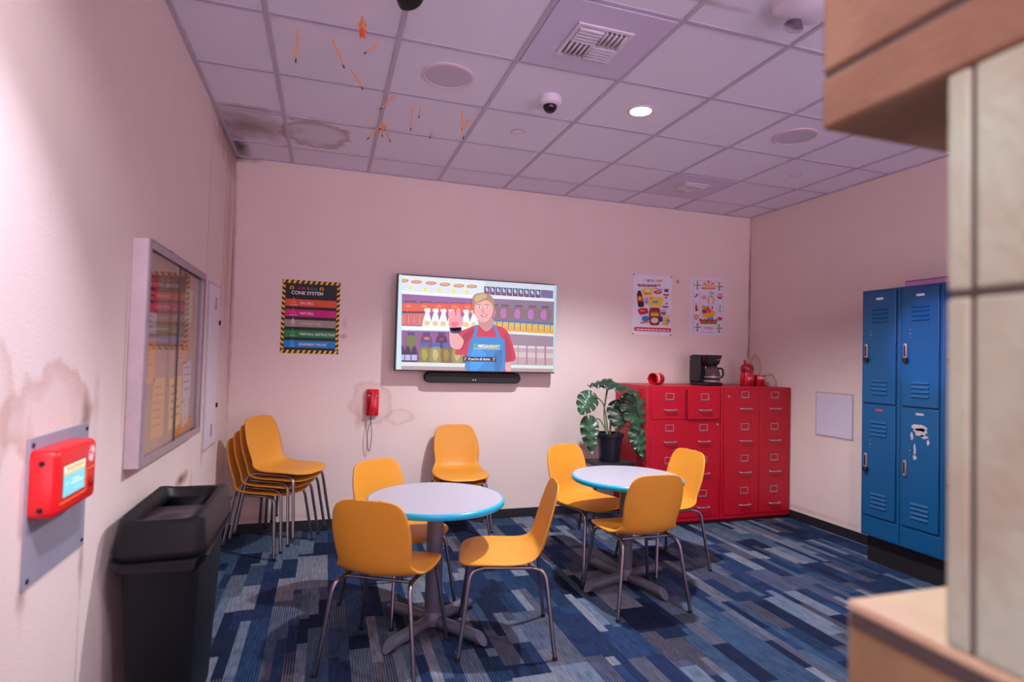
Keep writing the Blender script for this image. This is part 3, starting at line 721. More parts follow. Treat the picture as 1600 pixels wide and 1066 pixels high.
S.blob([(500, 440), (506, 500), (520, 545), (590, 548), (600, 500), (604, 440), (560, 424), (520, 424)], (238, 150, 160))
for pts in ([(510, 450), (496, 412), (506, 388), (522, 396), (532, 440)], [(530, 440), (520, 398), (530, 376), (548, 384), (554, 436)], [(566, 440), (560, 388), (572, 362), (590, 372), (594, 440)], [(560, 490), (596, 478), (604, 430), (614, 440), (612, 500), (580, 520)]): S.blob(pts, (240, 160, 168))
S.blob([(520, 480), (560, 470), (580, 490), (560, 510), (525, 505)], (226, 110, 140))
S.blob([(510, 520), (530, 545), (590, 540), (600, 515), (602, 545), (580, 562), (530, 562), (512, 545)], (34, 24, 50))
S.blob([(668, 640), (690, 598), (740, 590), (925, 600), (940, 650), (945, 740), (920, 870), (652, 870), (650, 740)], BLU)
S.blob([(690, 700), (760, 690), (800, 760), (720, 860), (670, 840)], shade(BLU, 1.15)); S.blob([(860, 720), (925, 700), (910, 850), (870, 860)], shade(BLU, .85))
S.poly([(733, 492), (712, 500), (688, 605), (715, 605)], BLU); S.poly([(845, 488), (868, 494), (930, 636), (900, 640)], BLU)
S.ell(700, 386, 12, 24, (222, 140, 146)); S.ell(856, 388, 12, 24, (222, 140, 146))
S.blob([(694, 350), (684, 300), (705, 255), (760, 238), (810, 246), (845, 275), (862, 325), (860, 385), (840, 420), (720, 420), (706, 385)], (150, 112, 82))
S.blob([(708, 330), (705, 390), (718, 435), (745, 466), (782, 472), (818, 452), (845, 410), (852, 350), (836, 300), (780, 285), (728, 300)], (238, 172, 170))
def band(P_, outer, inner, col):
    P_.k += 1
    for i in range(len(outer)-1): P_.poly([outer[i], outer[i+1], inner[i+1], inner[i]], col, False)
band(S, [(692, 372), (684, 320), (690, 280), (712, 252), (760, 236), (808, 244), (842, 270), (860, 310), (862, 368)], [(702, 366), (702, 340), (716, 326), (742, 316), (786, 296), (812, 300), (832, 316), (846, 336), (854, 366)], (172, 134, 98))
band(S, [(700, 286), (716, 262), (756, 246), (800, 252)], [(716, 318), (738, 306), (768, 288), (800, 276)], (208, 174, 130))
for x in (740, 802): S.ell(x, 354, 15, 7, (250, 240, 240)); S.ell(x+2, 354, 6, 7, (70, 80, 90)); S.blob([(x-20, 336), (x, 328), (x+20, 334), (x, 333)], (150, 110, 84))
S.blob([(768, 356), (762, 388), (772, 396), (784, 390), (776, 380)], (214, 134, 138)); S.blob([(752, 418), (775, 410), (806, 414), (790, 428), (766, 428)], (190, 70, 90)); S.ell(780, 418, 18, 4, (250, 236, 236))
S.omega(698, 676, 32, 34, (90, 220, 90)); S.text('MEGA', 735, 674, 24, (250, 250, 255), 'LEFT', .9, .03, .03); S.text('M', 822, 677, 26, (250, 226, 60), 'LEFT', .9, .03, .04); S.text('ART', 848, 676, 24, (210, 245, 160), 'LEFT', .9, .03, .03)
S.poly([(695, 682), (905, 684), (905, 688), (695, 686)], (250, 226, 60))
S.rect(614, 748, 876, 786, (10, 12, 30)); S.text("If you're all alone.", 743, 775, 19, (250, 250, 255), 'CENTER', .88, bold=.012); S.note(628, 776, 24, (250, 250, 255)); S.note(854, 776, 24, (250, 250, 255))
W(S.build('screen', tv), tv)
t = thing('sound_bar', 'long black sound bar mounted under the television', 'sound bar', (2.0, 0, 1.28))
pts = [(x, z) for x, z in rrect(.438, .048, .046, 8)]
loft([[(x, 0, z) for x, z in pts], [(x, -.085, z) for x, z in pts], [(x*.99, -.095, z*.85) for x, z in pts]], True, True).build('body', m_blkm, t, angle=50)
for x in (-.01, .012): MB().lathe([(.0045, 0), (.0045, .0015)], 10, c=(x, -.095, -.02), axis=(0, -1, 0)).build('indicator', lit((235, 225, 220), 1.0), t)

# ------------------------------------------------------------------ posters
FL = lambda x0, x1, z1, z0, name, label, src=None, col=(240, 240, 240): None
def poster(name, label, x0, x1, z1, z0, base):
    root = thing(name, label, 'poster', ((x0+x1)/2, 0, (z0+z1)/2))
    sh = W(MB().box(x0, x1, -.0035, -.0025, z0, z1).build('sheet', paper(base), root, smooth=False), root)
    pc = Pic((x0, -.0036, z1), (x1-x0, 0, 0), (0, 0, z0-z1), (0, -1, 0), paper)
    return root, pc
root, P = poster('safety_poster', 'black poster with yellow striped border listing coloured spill cones', .380, .836, 2.064, 1.458, (24, 22, 28))
Y_ = (240, 196, 50)
nb = 22
for k in range(11):
    u = .0+k*.0925
    P.poly([(u+.02, 0), (u+.066, 0), (u+.036, .045), (u-.010 if u > .01 else 0, .045)], Y_, False); P.poly([(u+.02, .955), (u+.066, .955), (u+.036, 1), (max(0, u-.010), 1)], Y_, False)
for k in range(13):
    v = .055+k*.0695
    P.poly([(0, v), (.055, v+.028), (.055, v+.062), (0, v+.034)], Y_, False); P.poly([(.945, v+.028), (1, v), (1, v+.034), (.945, v+.062)], Y_, False)
P.omega(.125, .128, .045, .075, Y_); P.omega(.635, .128, .045, .075, Y_)
for ch, u, c in (('O.', .26, (214, 40, 60)), ('M.', .335, (214, 20, 130)), ('E.', .425, (230, 150, 50)), ('G.', .48, (30, 170, 80)), ('A.', .55, (30, 150, 220))): P.text(ch, u, .125, .034, c, sx=1.25, bold=.012)
P.text('CONE SYSTEM', .43, .195, .045, (244, 240, 244), 'CENTER', 1.30, bold=.014)
for v, c, t_, tri, sm, sx in ((.262, (226, 84, 46), 'DRY SPILL', None, 'ORANGE', 1.25), (.402, (206, 14, 124), 'WET SPILL', None, 'MAGENTA', 1.25), (.542, (160, 148, 136), '"DIFFERENT" SPILL', (206, 190, 180), 'GREY', 1.15), (.684, (12, 134, 64), 'TEMPORAL OBSTRUCTION', None, 'GREEN', 1.22), (.824, (14, 134, 200), 'EQUIPMENT FAILURE', None, 'BLUE', 1.22)):
    P.rect(.058, v, .942, v+.098, c)
    P.k += 1; tc_ = tri or shade(c, 1.25); P.poly([(.2, v-.032), (.225, v+.018), (.175, v+.018)], shade(c, 1.0) if not tri else tri, False); P.poly([(.175, v+.018), (.225, v+.018), (.245, v+.056), (.155, v+.056)], tc_, False)
    P.text(sm, .2, v+.085, .016, (240, 236, 240), 'CENTER', 1.2)
    P.text(t_, .31, v+.067, .031, (238, 232, 236) if not tri else (206, 196, 190), 'LEFT', sx*.93, bold=.012)
W(P.build('print', root), root)

root, P = poster('sale_poster', 'white grocery sale poster with red band above the red cabinets', 3.622, 4.068, 2.335, 1.730, (232, 226, 236))
P.H = homog([(208, 135), (678, 160), (668, 872), (208, 855)])
P.omega(332, 226, 30, 32, (240, 200, 60))
for ch, x, c in (('M', 372, (60, 180, 200)), ('E', 396, (60, 120, 200)), ('G', 416, (60, 170, 110)), ('A', 438, (90, 140, 190)), ('M', 478, (240, 200, 60)), ('A', 505, (230, 130, 60)), ('R', 527, (220, 60, 60)), ('T', 545, (230, 90, 120))): P.text(ch, x, 226, 27, c, sx=.85, bold=.03)
P.text("Valu-Days Spectacular '91", 258, 285, 30, (150, 30, 60), sx=.62, bold=.05)
P.blob([(270, 342), (298, 342), (310, 390), (330, 430), (342, 520), (318, 532), (275, 528), (262, 440), (255, 390)], (52, 32, 34)); P.poly([(260, 402), (318, 402), (334, 465), (270, 465)], (226, 80, 40)); P.ell(290, 432, 16, 20, (244, 170, 60))
P.poly([(306, 316), (450, 302), (440, 388), (318, 395)], (240, 206, 70)); P.ell(385, 340, 26, 18, (230, 232, 240)); P.blob([(340, 360), (400, 352), (420, 376), (360, 384)], (236, 140, 60))
P.poly([(458, 300), (570, 325), (560, 412), (448, 385)], (230, 234, 244)); P.ell(505, 352, 50, 24, (220, 30, 50)); P.poly([(462, 300), (568, 322), (568, 332), (462, 310)], (60, 130, 190)); P.text('SALE', 505, 358, 14, (250, 240, 240), 'CENTER')
P.poly([(408, 400), (570, 415), (555, 530), (396, 518)], (244, 206, 66)); P.ell(475, 470, 38, 16, (120, 150, 190)); P.rect(412, 424, 446, 436, (200, 110, 50))
P.rect(340, 400, 398, 515, (214, 208, 220)); P.rect(350, 430, 390, 442, (200, 80, 90)); P.rect(350, 452, 390, 490, (140, 150, 180))
P.rect(582, 312, 632, 348, (86, 80, 92)); P.poly([(570, 372), (638, 374), (636, 394), (572, 392)], (206, 30, 50)); P.rect(575, 400, 632, 510, (226, 222, 232)); P.blob([(590, 410), (616, 404), (612, 426), (596, 424)], (190, 40, 50)); P.poly([(562, 516), (630, 520), (630, 540), (562, 536)], (150, 40, 46)); P.rect(602, 480, 622, 500, (90, 110, 80))
P.blob([(272, 560), (368, 545), (385, 600), (300, 625)], (214, 30, 44)); P.rect(300, 575, 350, 582, (240, 200, 200)); P.ell(376, 598, 14, 12, (60, 60, 150))
P.poly([(276, 640), (390, 630), (404, 715), (296, 735)], (222, 228, 240)); P.blob([(320, 650), (385, 640), (398, 690), (330, 700)], (60, 120, 190)); P.poly([(300, 712), (400, 696), (404, 716), (304, 730)], (230, 100, 80))
P.rect(410, 540, 526, 560, (120, 110, 110)); P.blob([(410, 560), (526, 560), (524, 730), (468, 742), (412, 728)], (130, 44, 34)); P.rect(420, 600, 516, 640, (240, 176, 50)); P.ell(468, 690, 44, 34, (226, 210, 190)); P.text('NUTS', 468, 596, 24, (240, 120, 50), 'CENTER', .9)
P.rect(536, 560, 606, 640, (206, 190, 206)); P.rect(545, 590, 600, 620, (170, 60, 90)); P.blob([(528, 650), (560, 645), (560, 700), (528, 700)], (50, 50, 130)); P.ell(606, 690, 42, 40, (222, 196, 90)); P.ell(642, 640, 22, 26, (240, 200, 170)); P.blob([(570, 715), (630, 700), (630, 745), (560, 740)], (234, 190, 70)); P.ell(630, 700, 20, 24, (70, 80, 150)); P.ell(630, 704, 8, 12, (232, 226, 236))
P.poly([(230, 768), (662, 782), (662, 824), (230, 810)], (206, 28, 44))
for k in range(8): P.rect(256+k*44, 788+k*1.6, 290+k*44+random.random()*6, 800+k*1.6, (244, 226, 230), k == 0)
P.rect(616, 796, 640, 816, (236, 190, 196))
W(P.build('print', root), root)
for x, z in ((3.63, 2.328), (4.06, 2.33), (3.63, 1.737), (4.06, 1.737)): W(MB().box(x-.008, x+.008, -.0048, -.0036, z-.006, z+.006).build('tape', mat('dark_tape', srgb(120, 80, 80), .5), root), root)

root, P = poster('folk_poster', 'white folk-art poster with dotted rainbow border above coffee maker', 4.289, 4.724, 2.349, 1.751, (228, 220, 232))
P.H = homog([(898, 172), (1330, 204), (1325, 880), (892, 868)])
RB = [(214, 50, 60), (60, 120, 190), (230, 160, 50), (90, 150, 70), (150, 70, 150)]
k = 0
for x in range(935, 1300, 22):
    for y in (208+(x-935)*.07, 835): P.ell(x, y, 5, 5, RB[k % 5], 8, k == 0); k += 1
for y in range(230, 835, 22):
    for x in (935, 1298): P.ell(x, y+(x-935)*.06, 5, 5, RB[k % 5], 8, False); k += 1
for y in range(350, 740, 16):
    for x in (1012, 1224): P.rect(x-2, y, x+2, y+9, (70, 90, 110), False)
for x, y in ((982, 272), (1250, 288), (985, 776), (1248, 786)):
    for q in range(4):
        a = q*PI/2; P.ell(x+26*math.cos(a), y+34*math.sin(a), 10 if q % 2 else 14, 18 if q % 2 else 9, RB[q], 12, False)
    P.ell(x, y, 14, 16, (120, 160, 80))
for k in range(9):
    a = math.radians(180-k*22.5); P.poly([(1118, 306), (1118+88*math.cos(a-.10), 306-88*math.sin(a-.10)*1.05), (1118+88*math.cos(a+.10), 306-88*math.sin(a+.10)*1.05)], [(226, 60, 50), (240, 170, 60)][k % 2], k == 0)
P.ell(1118, 300, 30, 24, (240, 190, 60)); P.rect(1036, 306, 1204, 320, (226, 120, 90))
P.ell(1258, 404, 28, 34, (206, 30, 50)); P.ell(1250, 398, 8, 14, (236, 220, 226)); P.ell(1266, 398, 8, 14, (236, 220, 226))
P.blob([(945, 420), (962, 392), (998, 376), (985, 398), (960, 418)], (90, 130, 90)); P.ell(972, 382, 8, 8, (220, 70, 60))
P.blob([(966, 480), (982, 520), (990, 580), (972, 560), (960, 586), (956, 540)], (200, 60, 80)); P.ell(972, 498, 8, 16, (240, 150, 140))
P.line([(1258, 500), (1258, 560)], 7, (90, 70, 150)); P.line([(1244, 540), (1274, 530)], 5, (90, 70, 150)); P.line([(1258, 555), (1248, 600)], 5, (90, 70, 150)); P.line([(1258, 555), (1268, 600)], 5, (90, 70, 150))
P.ell(970, 655, 27, 32, (206, 140, 60)); P.ell(970, 655, 11, 13, (240, 226, 226)); P.blob([(1236, 655), (1262, 650), (1286, 668), (1272, 692), (1240, 686)], (206, 40, 40)); P.ell(1250, 652, 12, 6, (60, 130, 60))
P.poly([(1028, 345), (1214, 350), (1212, 640), (1026, 640)], (216, 218, 236)); P.blob([(1130, 350), (1168, 345), (1190, 375), (1160, 390), (1128, 376)], (160, 190, 226)); P.blob([(1036, 405), (1070, 396), (1092, 420), (1070, 444), (1040, 436)], (232, 140, 160))
P.ell(1145, 450, 42, 58, (232, 160, 50)); P.ell(1145, 454, 24, 40, (216, 218, 236)); P.rect(1128, 486, 1162, 516, (216, 218, 236))
P.blob([(1040, 510), (1090, 530), (1150, 560), (1200, 600), (1180, 650), (1100, 660), (1045, 640), (1040, 570)], (240, 170, 40)); P.blob([(1040, 570), (1080, 565), (1100, 600), (1050, 605)], (120, 50, 140)); P.blob([(1070, 540), (1130, 545), (1150, 590), (1110, 600)], (220, 90, 50)); P.ell(1112, 540, 9, 26, (200, 50, 60)); P.ell(1164, 540, 9, 24, (200, 50, 60)); P.blob([(1045, 520), (1075, 520), (1080, 548), (1050, 548)], (150, 180, 60))
P.blob([(1100, 668), (1160, 650), (1180, 680), (1110, 694)], (90, 160, 210))
for k in range(9): P.ell(1022+k*24, 690+(k % 2)*14, 17, 18, [(206, 30, 50), (220, 60, 60), (150, 130, 50)][k % 3], 12, k == 0); P.ell(1030+k*22, 726, 12, 14, (150, 140, 60), 10, False)
P.text('Omega', 1062, 786, 20, (80, 70, 80), sx=.85); P.text('Mart', 1135, 790, 20, (206, 40, 60), sx=.8); P.rect(1062, 796, 1180, 800, (150, 150, 150)); P.rect(1080, 834, 1160, 838, (120, 150, 180))
W(P.build('print', root), root)

# ------------------------------------------------------------------ wall telephone
m_redp = mat('red_phone_plastic', srgb(206, 12, 40), .22, noise=.03, coat=.4)
t = thing('wall_telephone', 'red wall telephone with dangling black cord on the back wall', 'telephone', (1.13, 0, 1.055))
loft([[(x, 0, z) for x, z in rrect(.052, .112, .010, 3)], [(x, -.035, z) for x, z in rrect(.052, .112, .010, 3)], [(x, -.042, z) for x, z in rrect(.046, .104, .010, 3)]]).build('base', m_redp, t, angle=50)
hs_ = MB(); prof = [(0, .095, .021, -.052), (0, .080, .023, -.058), (0, .055, .017, -.068), (0, .0, .014, -.072), (0, -.055, .017, -.068), (0, -.080, .023, -.058), (0, -.096, .021, -.052)]
loft([[(x-.006+(.004*z0/.1), y, z0+z*0) for x, y in [(math.cos(a)*r, yy+math.sin(a)*r*.75) for a in [2*PI*k/14 for k in range(14)]]] for _, z0, r, yy in prof for z in (0,)]).build('handset', m_redp, t, angle=70)
for z in (.083, -.083): MB().lathe([(.026, .040), (.026, .050), (.020, .056)], 18, c=(-.006, 0, z), axis=(0, -1, 0)).build('cup', m_redp, t)
for x, z in ((-.030, .062), (.034, .058)): MB().lathe([(.007, 0), (.007, .002)], 10, c=(x, -.042, z), axis=(0, -1, 0)).build('glint_stud', m_chr, t)
m_cord = mat('dark_cord', srgb(60, 50, 62), .5)
cp = cr_interp([(-.012, -.045, -.10), (-.014, -.045, -.16), (-.034, -.04, -.26), (-.030, -.04, -.36), (-.016, -.04, -.412), (-.004, -.04, -.36), (.0, -.042, -.26), (-.010, -.045, -.16)], 8)
MB().tube(cp, .0028, 6).build('cord', m_cord, t)
MB().lathe([(.007, 0), (.007, .03)], 10, c=(-.012, -.045, -.15)).build('cord_plug', mat('blue_plug', srgb(50, 80, 130), .4), t)

# ------------------------------------------------------------------ red cabinets
m_rc = mat('red_cabinet_enamel', srgb(180, 0, 32), .42, noise=.04, nscale=6)
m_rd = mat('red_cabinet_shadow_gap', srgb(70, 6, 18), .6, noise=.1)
m_nick = mat('nickel_trim', srgb(176, 158, 164), .38, metal=.6, noise=.05)
m_card = mat('red_label_card', srgb(190, 10, 40), .5)
FY = -.60; ZT = 1.25
def cab_unit(name, label, x0, x1):
    return thing(name, label, 'cabinet', ((x0+x1)/2, FY/2, 0), 0, 'red metal cabinets in the right corner')
# left unit
X0, X1 = 3.445, 4.222
ROOT = cab_unit('filing_cabinet', 'left red metal cabinet with two separate top drawers, one ajar', X0, X1)
def P2(mb, name, m, parent=None, **k):
    """mesh given in world coordinates, child of the current thing or of one of its parts"""
    pr = parent or ROOT
    o = mb.build(name, m, pr, **k)
    o.matrix_parent_inverse = (Matrix.Translation(ROOT.location) @ ROOT.rotation_euler.to_matrix().to_4x4()).inverted() if pr is ROOT else Matrix.Identity(4)
    return o
b = MB(); b.box(X0, X1, FY, -.02, .035, ZT); P2(b, 'body', m_rc, bevel=.004)
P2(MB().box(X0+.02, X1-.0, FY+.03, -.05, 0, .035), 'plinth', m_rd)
b = MB()
for k in range(4): b.tube([(X0-.002, FY+.06+k*.028, .06), (X0-.002, FY+.06+k*.028, ZT-.03)], .006, 8)
P2(b, 'side_ribs', m_rc)
def fronts(parent, cells, y):
    for x, zl, zh in cells:
        b = MB()
        for a0, a1, c0, c1 in ((-.050, .050, .025, .031), (-.050, .050, -.031, -.021), (-.050, -.043, -.021, .025), (.043, .050, -.021, .025)): b.box(x+a0*.85, x+a1*.85, y-.006, y, zl+c0, zl+c1)
        P2(b, 'label_holder', m_nick, parent, bevel=.001)
        P2(MB().tube(bend([(x-.055, y, zh), (x-.055, y-.026, zh-.002), (x+.065, y-.026, zh-.002), (x+.065, y, zh)], .012, 4), .0065, 8), 'handle', m_nick, parent, angle=60)
for x0, x1, y in ((X0+.045, 3.835, FY-.010), (3.850, X1-.035, FY-.030)):
    d = P2(MB().box(x0, x1, y, FY+.06 if y < FY-.02 else FY, .955, 1.222), 'drawer', m_rc, bevel=.003)
    fronts(d, [(3.668 if x0 < 3.6 else 4.022, 1.157, 1.039)], y)
P2(MB().box(3.836, 3.8495, FY-.003, FY, .95, 1.225), 'drawer_gap', m_rd)
d = P2(MB().box(X0+.04, X1-.03, FY-.008, FY, .075, .945), 'door', m_rc, bevel=.003)
fronts(d, [(xx, zl, zl-.122) for zl in (.877, .588, .284) for xx in (3.672, 4.028)], FY-.008)
P2(MB().lathe([(.010, 0), (.010, .006), (.006, .008)], 12, c=(4.180, FY-.008, .905), axis=(0, -1, 0)), 'lock', m_nick, d)
# right unit
X0, X1 = 4.228, RW-.012
ROOT = cab_unit('storage_cabinet', 'right red metal cabinet with two tall panelled doors in the corner', X0, X1)
P2(MB().box(X0, X1, FY, -.02, .035, ZT), 'body', m_rc, bevel=.004)
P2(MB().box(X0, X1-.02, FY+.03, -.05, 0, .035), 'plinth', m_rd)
for x0, x1, xx in ((X0+.03, 4.646, 4.48), (4.652, X1-.04, 4.82)):
    d = P2(MB().box(x0, x1, FY-.010, FY, .075, 1.225), 'door', m_rc, bevel=.003)
    fronts(d, [(xx, zl, zl-.128) for zl in (1.178, .880, .588, .290)], FY-.010)
    if x0 < 4.5: P2(MB().lathe([(.010, 0), (.010, .006), (.006, .008)], 12, c=(4.300, FY-.010, 1.162), axis=(0, -1, 0)), 'lock', m_nick, d)

# things on the cabinets
ZC = ZT+.001
m_cof = mat('coffee_maker_plastic', srgb(20, 22, 26), .3, noise=.05)
t = thing('coffee_maker', 'black drip coffee maker with glass carafe on the red cabinet', 'coffee maker', (4.26, -.33, ZC), math.radians(8))
MB().box(-.105, .105, -.11, .12, 0, .03).build('base', m_cof, t, bevel=.008)
MB().box(-.11, -.035, -.02, .12, .03, .285).build('water_tank', m_cof, t, bevel=.008)
loft([[(x, y, .185) for x, y in rrect(.062, .075, .03, 4)], [(x, y, .21) for x, y in rrect(.085, .09, .02, 4)], [(x, y, .292) for x, y in rrect(.100, .105, .012, 4)]]).build('filter_housing', m_cof, t, angle=50)
m_cg = glass_mat('carafe_glass', (.42, .38, .40), .03, .06)
ca = MB().lathe([(.052, .034), (.076, .042), (.080, .075), (.078, .11), (.066, .15), (.050, .176)], 28, c=(.02, -.045, 0)).build('carafe', m_cg, t, angle=70)
MB().lathe([(.050, .176), (.054, .178), (.054, .186), (0, .19)], 24, c=(.02, -.045, 0)).build('carafe_lid', m_cof, ca)
MB().lathe([(.0805, .078), (.0805, .088)], 28, c=(.02, -.045, 0)).build('carafe_band', m_nick, ca)
MB().lathe([(.080, .036), (.0815, .050)], 28, c=(.02, -.045, 0)).build('warming_band', m_nick, ca)
MB().tube(bend([(.075, -.06, .165), (.125, -.085, .165), (.130, -.085, .09), (.10, -.07, .075)], .03, 5), .010, 10).build('carafe_handle', m_cof, ca)
MB().box(.02, .07, -.108, -.104, .245, .252).build('logo_strip', m_nick, t)
t = thing('sport_bottle', 'translucent red drinking bottle with spout lid near the corner', 'bottle', (4.735, -.33, ZC))
m_rt = mat('red_bottle_plastic', srgb(196, 10, 40), .2, noise=.04, coat=.5)
MB().lathe([(.060, 0), (.066, .006), (.066, .11), (.058, .125), (.058, .135)], 28).build('body', m_rt, t, angle=60)
MB().lathe([(.058, .132), (.060, .14), (.066, .165), (.060, .195), (.04, .215), (.018, .222)], 28).build('lid', mat('dark_red_lid', srgb(150, 8, 34), .2, coat=.4), t, angle=60)
MB().tube([(-.02, 0, .21), (-.032, 0, .25)], .013, 14).build('spout', m_rt, t)
p = Pic((-.045, -.0675, .085), (.07, 0, 0), (0, 0, -.03), (0, -1, 0), paper); p.text('OME', 0.0, .55, .5, (236, 190, 200), sx=.45, bold=.02); p.rect(.05, .75, .5, .83, (236, 190, 200)); p.build('print', t)
class WrapPic(Pic):
    """print wrapped round a cylinder of radius R standing on z, u = arc length, v = height"""
    def __init__(s, R, a0, z0, matf): s.R = R; s.a0 = a0; s.z0 = z0; s.mf = matf; s.H = None; s.k = 1; s.mb = MB(); s.step = .00015
    def m(s, p):
        a = s.a0+p[0]/s.R; r = s.R+s.k*s.step; return Vector((r*math.cos(a), r*math.sin(a), s.z0-p[1]))
def mug(label, loc, rot=(0, 0, 0), lid_at=-PI/2, hx=1):
    t = thing('red_mug', label, 'mug', loc, 0, 'red printed mugs on the cabinets'); t.rotation_euler = rot
    MB().lathe([(0, 0), (.052, 0), (.055, .004), (.055, .108), (.051, .108), (.051, .008), (0, .007)], 28).build('cup', m_rt, t, angle=50)
    MB().tube(cr_interp([(hx*.052, 0, .085), (hx*.082, 0, .083), (hx*.088, 0, .052), (hx*.080, 0, .026), (hx*.052, 0, .024)], 5), .0055, 8).build('handle', m_rt, t)
    q = WrapPic(.055, lid_at, .07, paper)
    q.omega(-.056, 0, .022, .017, (240, 220, 226)); q.text('MEGA', -.037, 0, .020, (240, 220, 226), 'LEFT', .85, bold=.02); q.text('MART', .020, 0, .020, (240, 190, 60), 'LEFT', .75, bold=.02); q.rect(-.048, .012, .058, .015, (236, 180, 190))
    q.build('print', t); return t
mug('upright red mug with white lettering next to the red bottle', (4.885, -.33, ZC), (0, 0, math.radians(60)), math.radians(-150))
mug('red mug lying on its side with its mouth facing out, left on cabinet', (3.70, -.40, ZC+.056), (PI/2, 0, math.radians(-72)), math.radians(20), -1)

# ------------------------------------------------------------------ monstera on a stand
m_leaf = mat('monstera_leaf', srgb(44, 82, 54), .34, noise=.35, nscale=14)
m_leaf2 = mat('monstera_leaf_dark', srgb(30, 58, 42), .38, noise=.3, nscale=14)
m_stem = mat('plant_stem', srgb(92, 116, 76), .5, noise=.15)
m_pot = mat('black_pot', srgb(16, 20, 34), .35, noise=.1)
PX, PYY, PZ = 3.080, -0.610, 0.606
t = thing('plant_stand', 'low black metal stool under the potted monstera', 'stand', (PX, PYY, 0))
MB().box(-.19, .19, -.13, .13, PZ-.02, PZ).build('top', m_blkm, t, bevel=.004)
for sx in (-1, 1):
    for sy in (-1, 1): MB().tube([(sx*.205, sy*.13, 0), (sx*.17, sy*.10, PZ-.02)], .010, 8).build('leg', m_blkm, t)
MB().tube([(-.19, -.117, .2), (.19, -.117, .2)], .007, 8).build('stretcher', m_blkm, t)
ROOT = thing('potted_monstera', 'monstera plant with large split leaves in a black pot', 'plant', (PX, PYY, PZ))
MB().lathe([(.085, 0), (.112, .205), (.122, .21), (.125, .24), (.116, .24), (.110, .215), (.0, .213)], 32).build('pot', m_pot, ROOT, angle=40)
MB().lathe([(0, .217), (.109, .216)], 24).build('soil', mat('dark_soil', srgb(50, 40, 34), .95, noise=.3), ROOT)
def leaf(base, tip, width, nrm, m, droop=.15, seed=0, nl=4, fold=.3):
    base = Vector(base); tip = Vector(tip); d = tip-base; L_ = d.length; d.normalize(); n = Vector(nrm); n = (n-d*n.dot(d)).normalized(); s = d.cross(n)
    rr = random.Random(seed); NU, NW = 44, 16; vs = []; keep = []
    for i in range(NU+1):
        u = i/NU
        hw = width*.5*(math.sin(PI*min(1, u**.62*.985+.015))**.7)*(1.0 if u < .6 else 1-.35*((u-.6)/.4)**2)
        for j in range(-NW//2, NW//2+1):
            w_ = j/(NW/2); aw = abs(w_)
            along = u*L_-aw**1.3*.16*L_*(1-u)**2+aw*.10*L_*u
            zc = -droop*L_*(u**2)-fold*hw*aw**1.5*.9+.010*math.sin(u*nl*2*PI+aw*2)*aw
            vs.append(base+d*along+s*(w_*hw)+n*zc)
    fs = []; W1 = NW+1
    for i in range(NU):
        u = (i+.5)/NU
        for j in range(NW):
            w_ = (j+.5)/(NW/2)-1; aw = abs(w_)
            ph = (u*nl+(.35 if w_ > 0 else 0)-aw*.25) % 1.0
            if .10 < u < .9 and aw > .50 and ph < .11+.22*(aw-.5): continue
            if .25 < u < .65 and .18 < aw < .3 and .52 < ph < .62: continue
            fs.append((i*W1+j, i*W1+j+1, (i+1)*W1+j+1, (i+1)*W1+j))
    o = MB().add(vs, fs).build('leaf', m, ROOT, angle=180, solid=.0015)
    o.matrix_parent_inverse = Matrix.Translation(-Vector(ROOT.location)); return o
def stem(pts, r=.006):
    o = MB().tube(cr_interp(pts, 6), r, 8).build('stem', m_stem, ROOT); o.matrix_parent_inverse = Matrix.Translation(-Vector(ROOT.location))
zs = PZ+.21
for b_, tp, wd, nn, mm, dr, sd, mid in [
    ((3.089, -0.572, 1.293), (3.214, -0.82, 1.231), 0.29, (0.12, -0.3, 1), m_leaf2, 0.10, 1, (3.042, -0.572, 1.021)),
    ((3.08, -0.572, 1.298), (2.917, -0.515, 1.26), 0.19, (0, -0.3, 1), m_leaf2, 0.10, 7, (3.042, -0.572, 1.021)),
    ((2.917, -0.572, 1.169), (2.803, -0.629, 1.021), 0.19, (-0.2, -1, 0.35), m_leaf, 0.10, 2, (3.023, -0.591, 1.088)),
    ((2.889, -0.591, 0.954), (2.898, -0.648, 0.696), 0.16, (-0.45, -1, 0.1), m_leaf, 0.08, 3, (2.994, -0.591, 0.954)),
    ((3.28, -0.667, 1.164), (3.29, -0.763, 0.906), 0.30, (0.25, -1, 0.3), m_leaf, 0.14, 4, (3.137, -0.61, 1.069)),
    ((3.156, -0.648, 1.097), (3.099, -0.725, 0.906), 0.21, (-0.15, -1, 0.3), m_leaf2, 0.12, 5, (3.089, -0.61, 1.021)),
    ((3.28, -0.706, 0.887), (3.319, -0.763, 0.677), 0.16, (-0.1, -1, 0.2), m_leaf, 0.12, 6, (3.214, -0.658, 0.945)),
    ((3.309, -0.667, 0.83), (3.376, -0.706, 0.639), 0.14, (0.3, -1, 0.1), m_leaf2, 0.10, 8, (3.223, -0.648, 0.906))]:  # last leaf added as stand-in for a shadow-like shape on the cabinet
    leaf(b_, tp, wd, nn, mm, dr, sd)
    stem([(PX+random.uniform(-.03, .03), PYY+random.uniform(-.02, .02), zs), mid, b_])

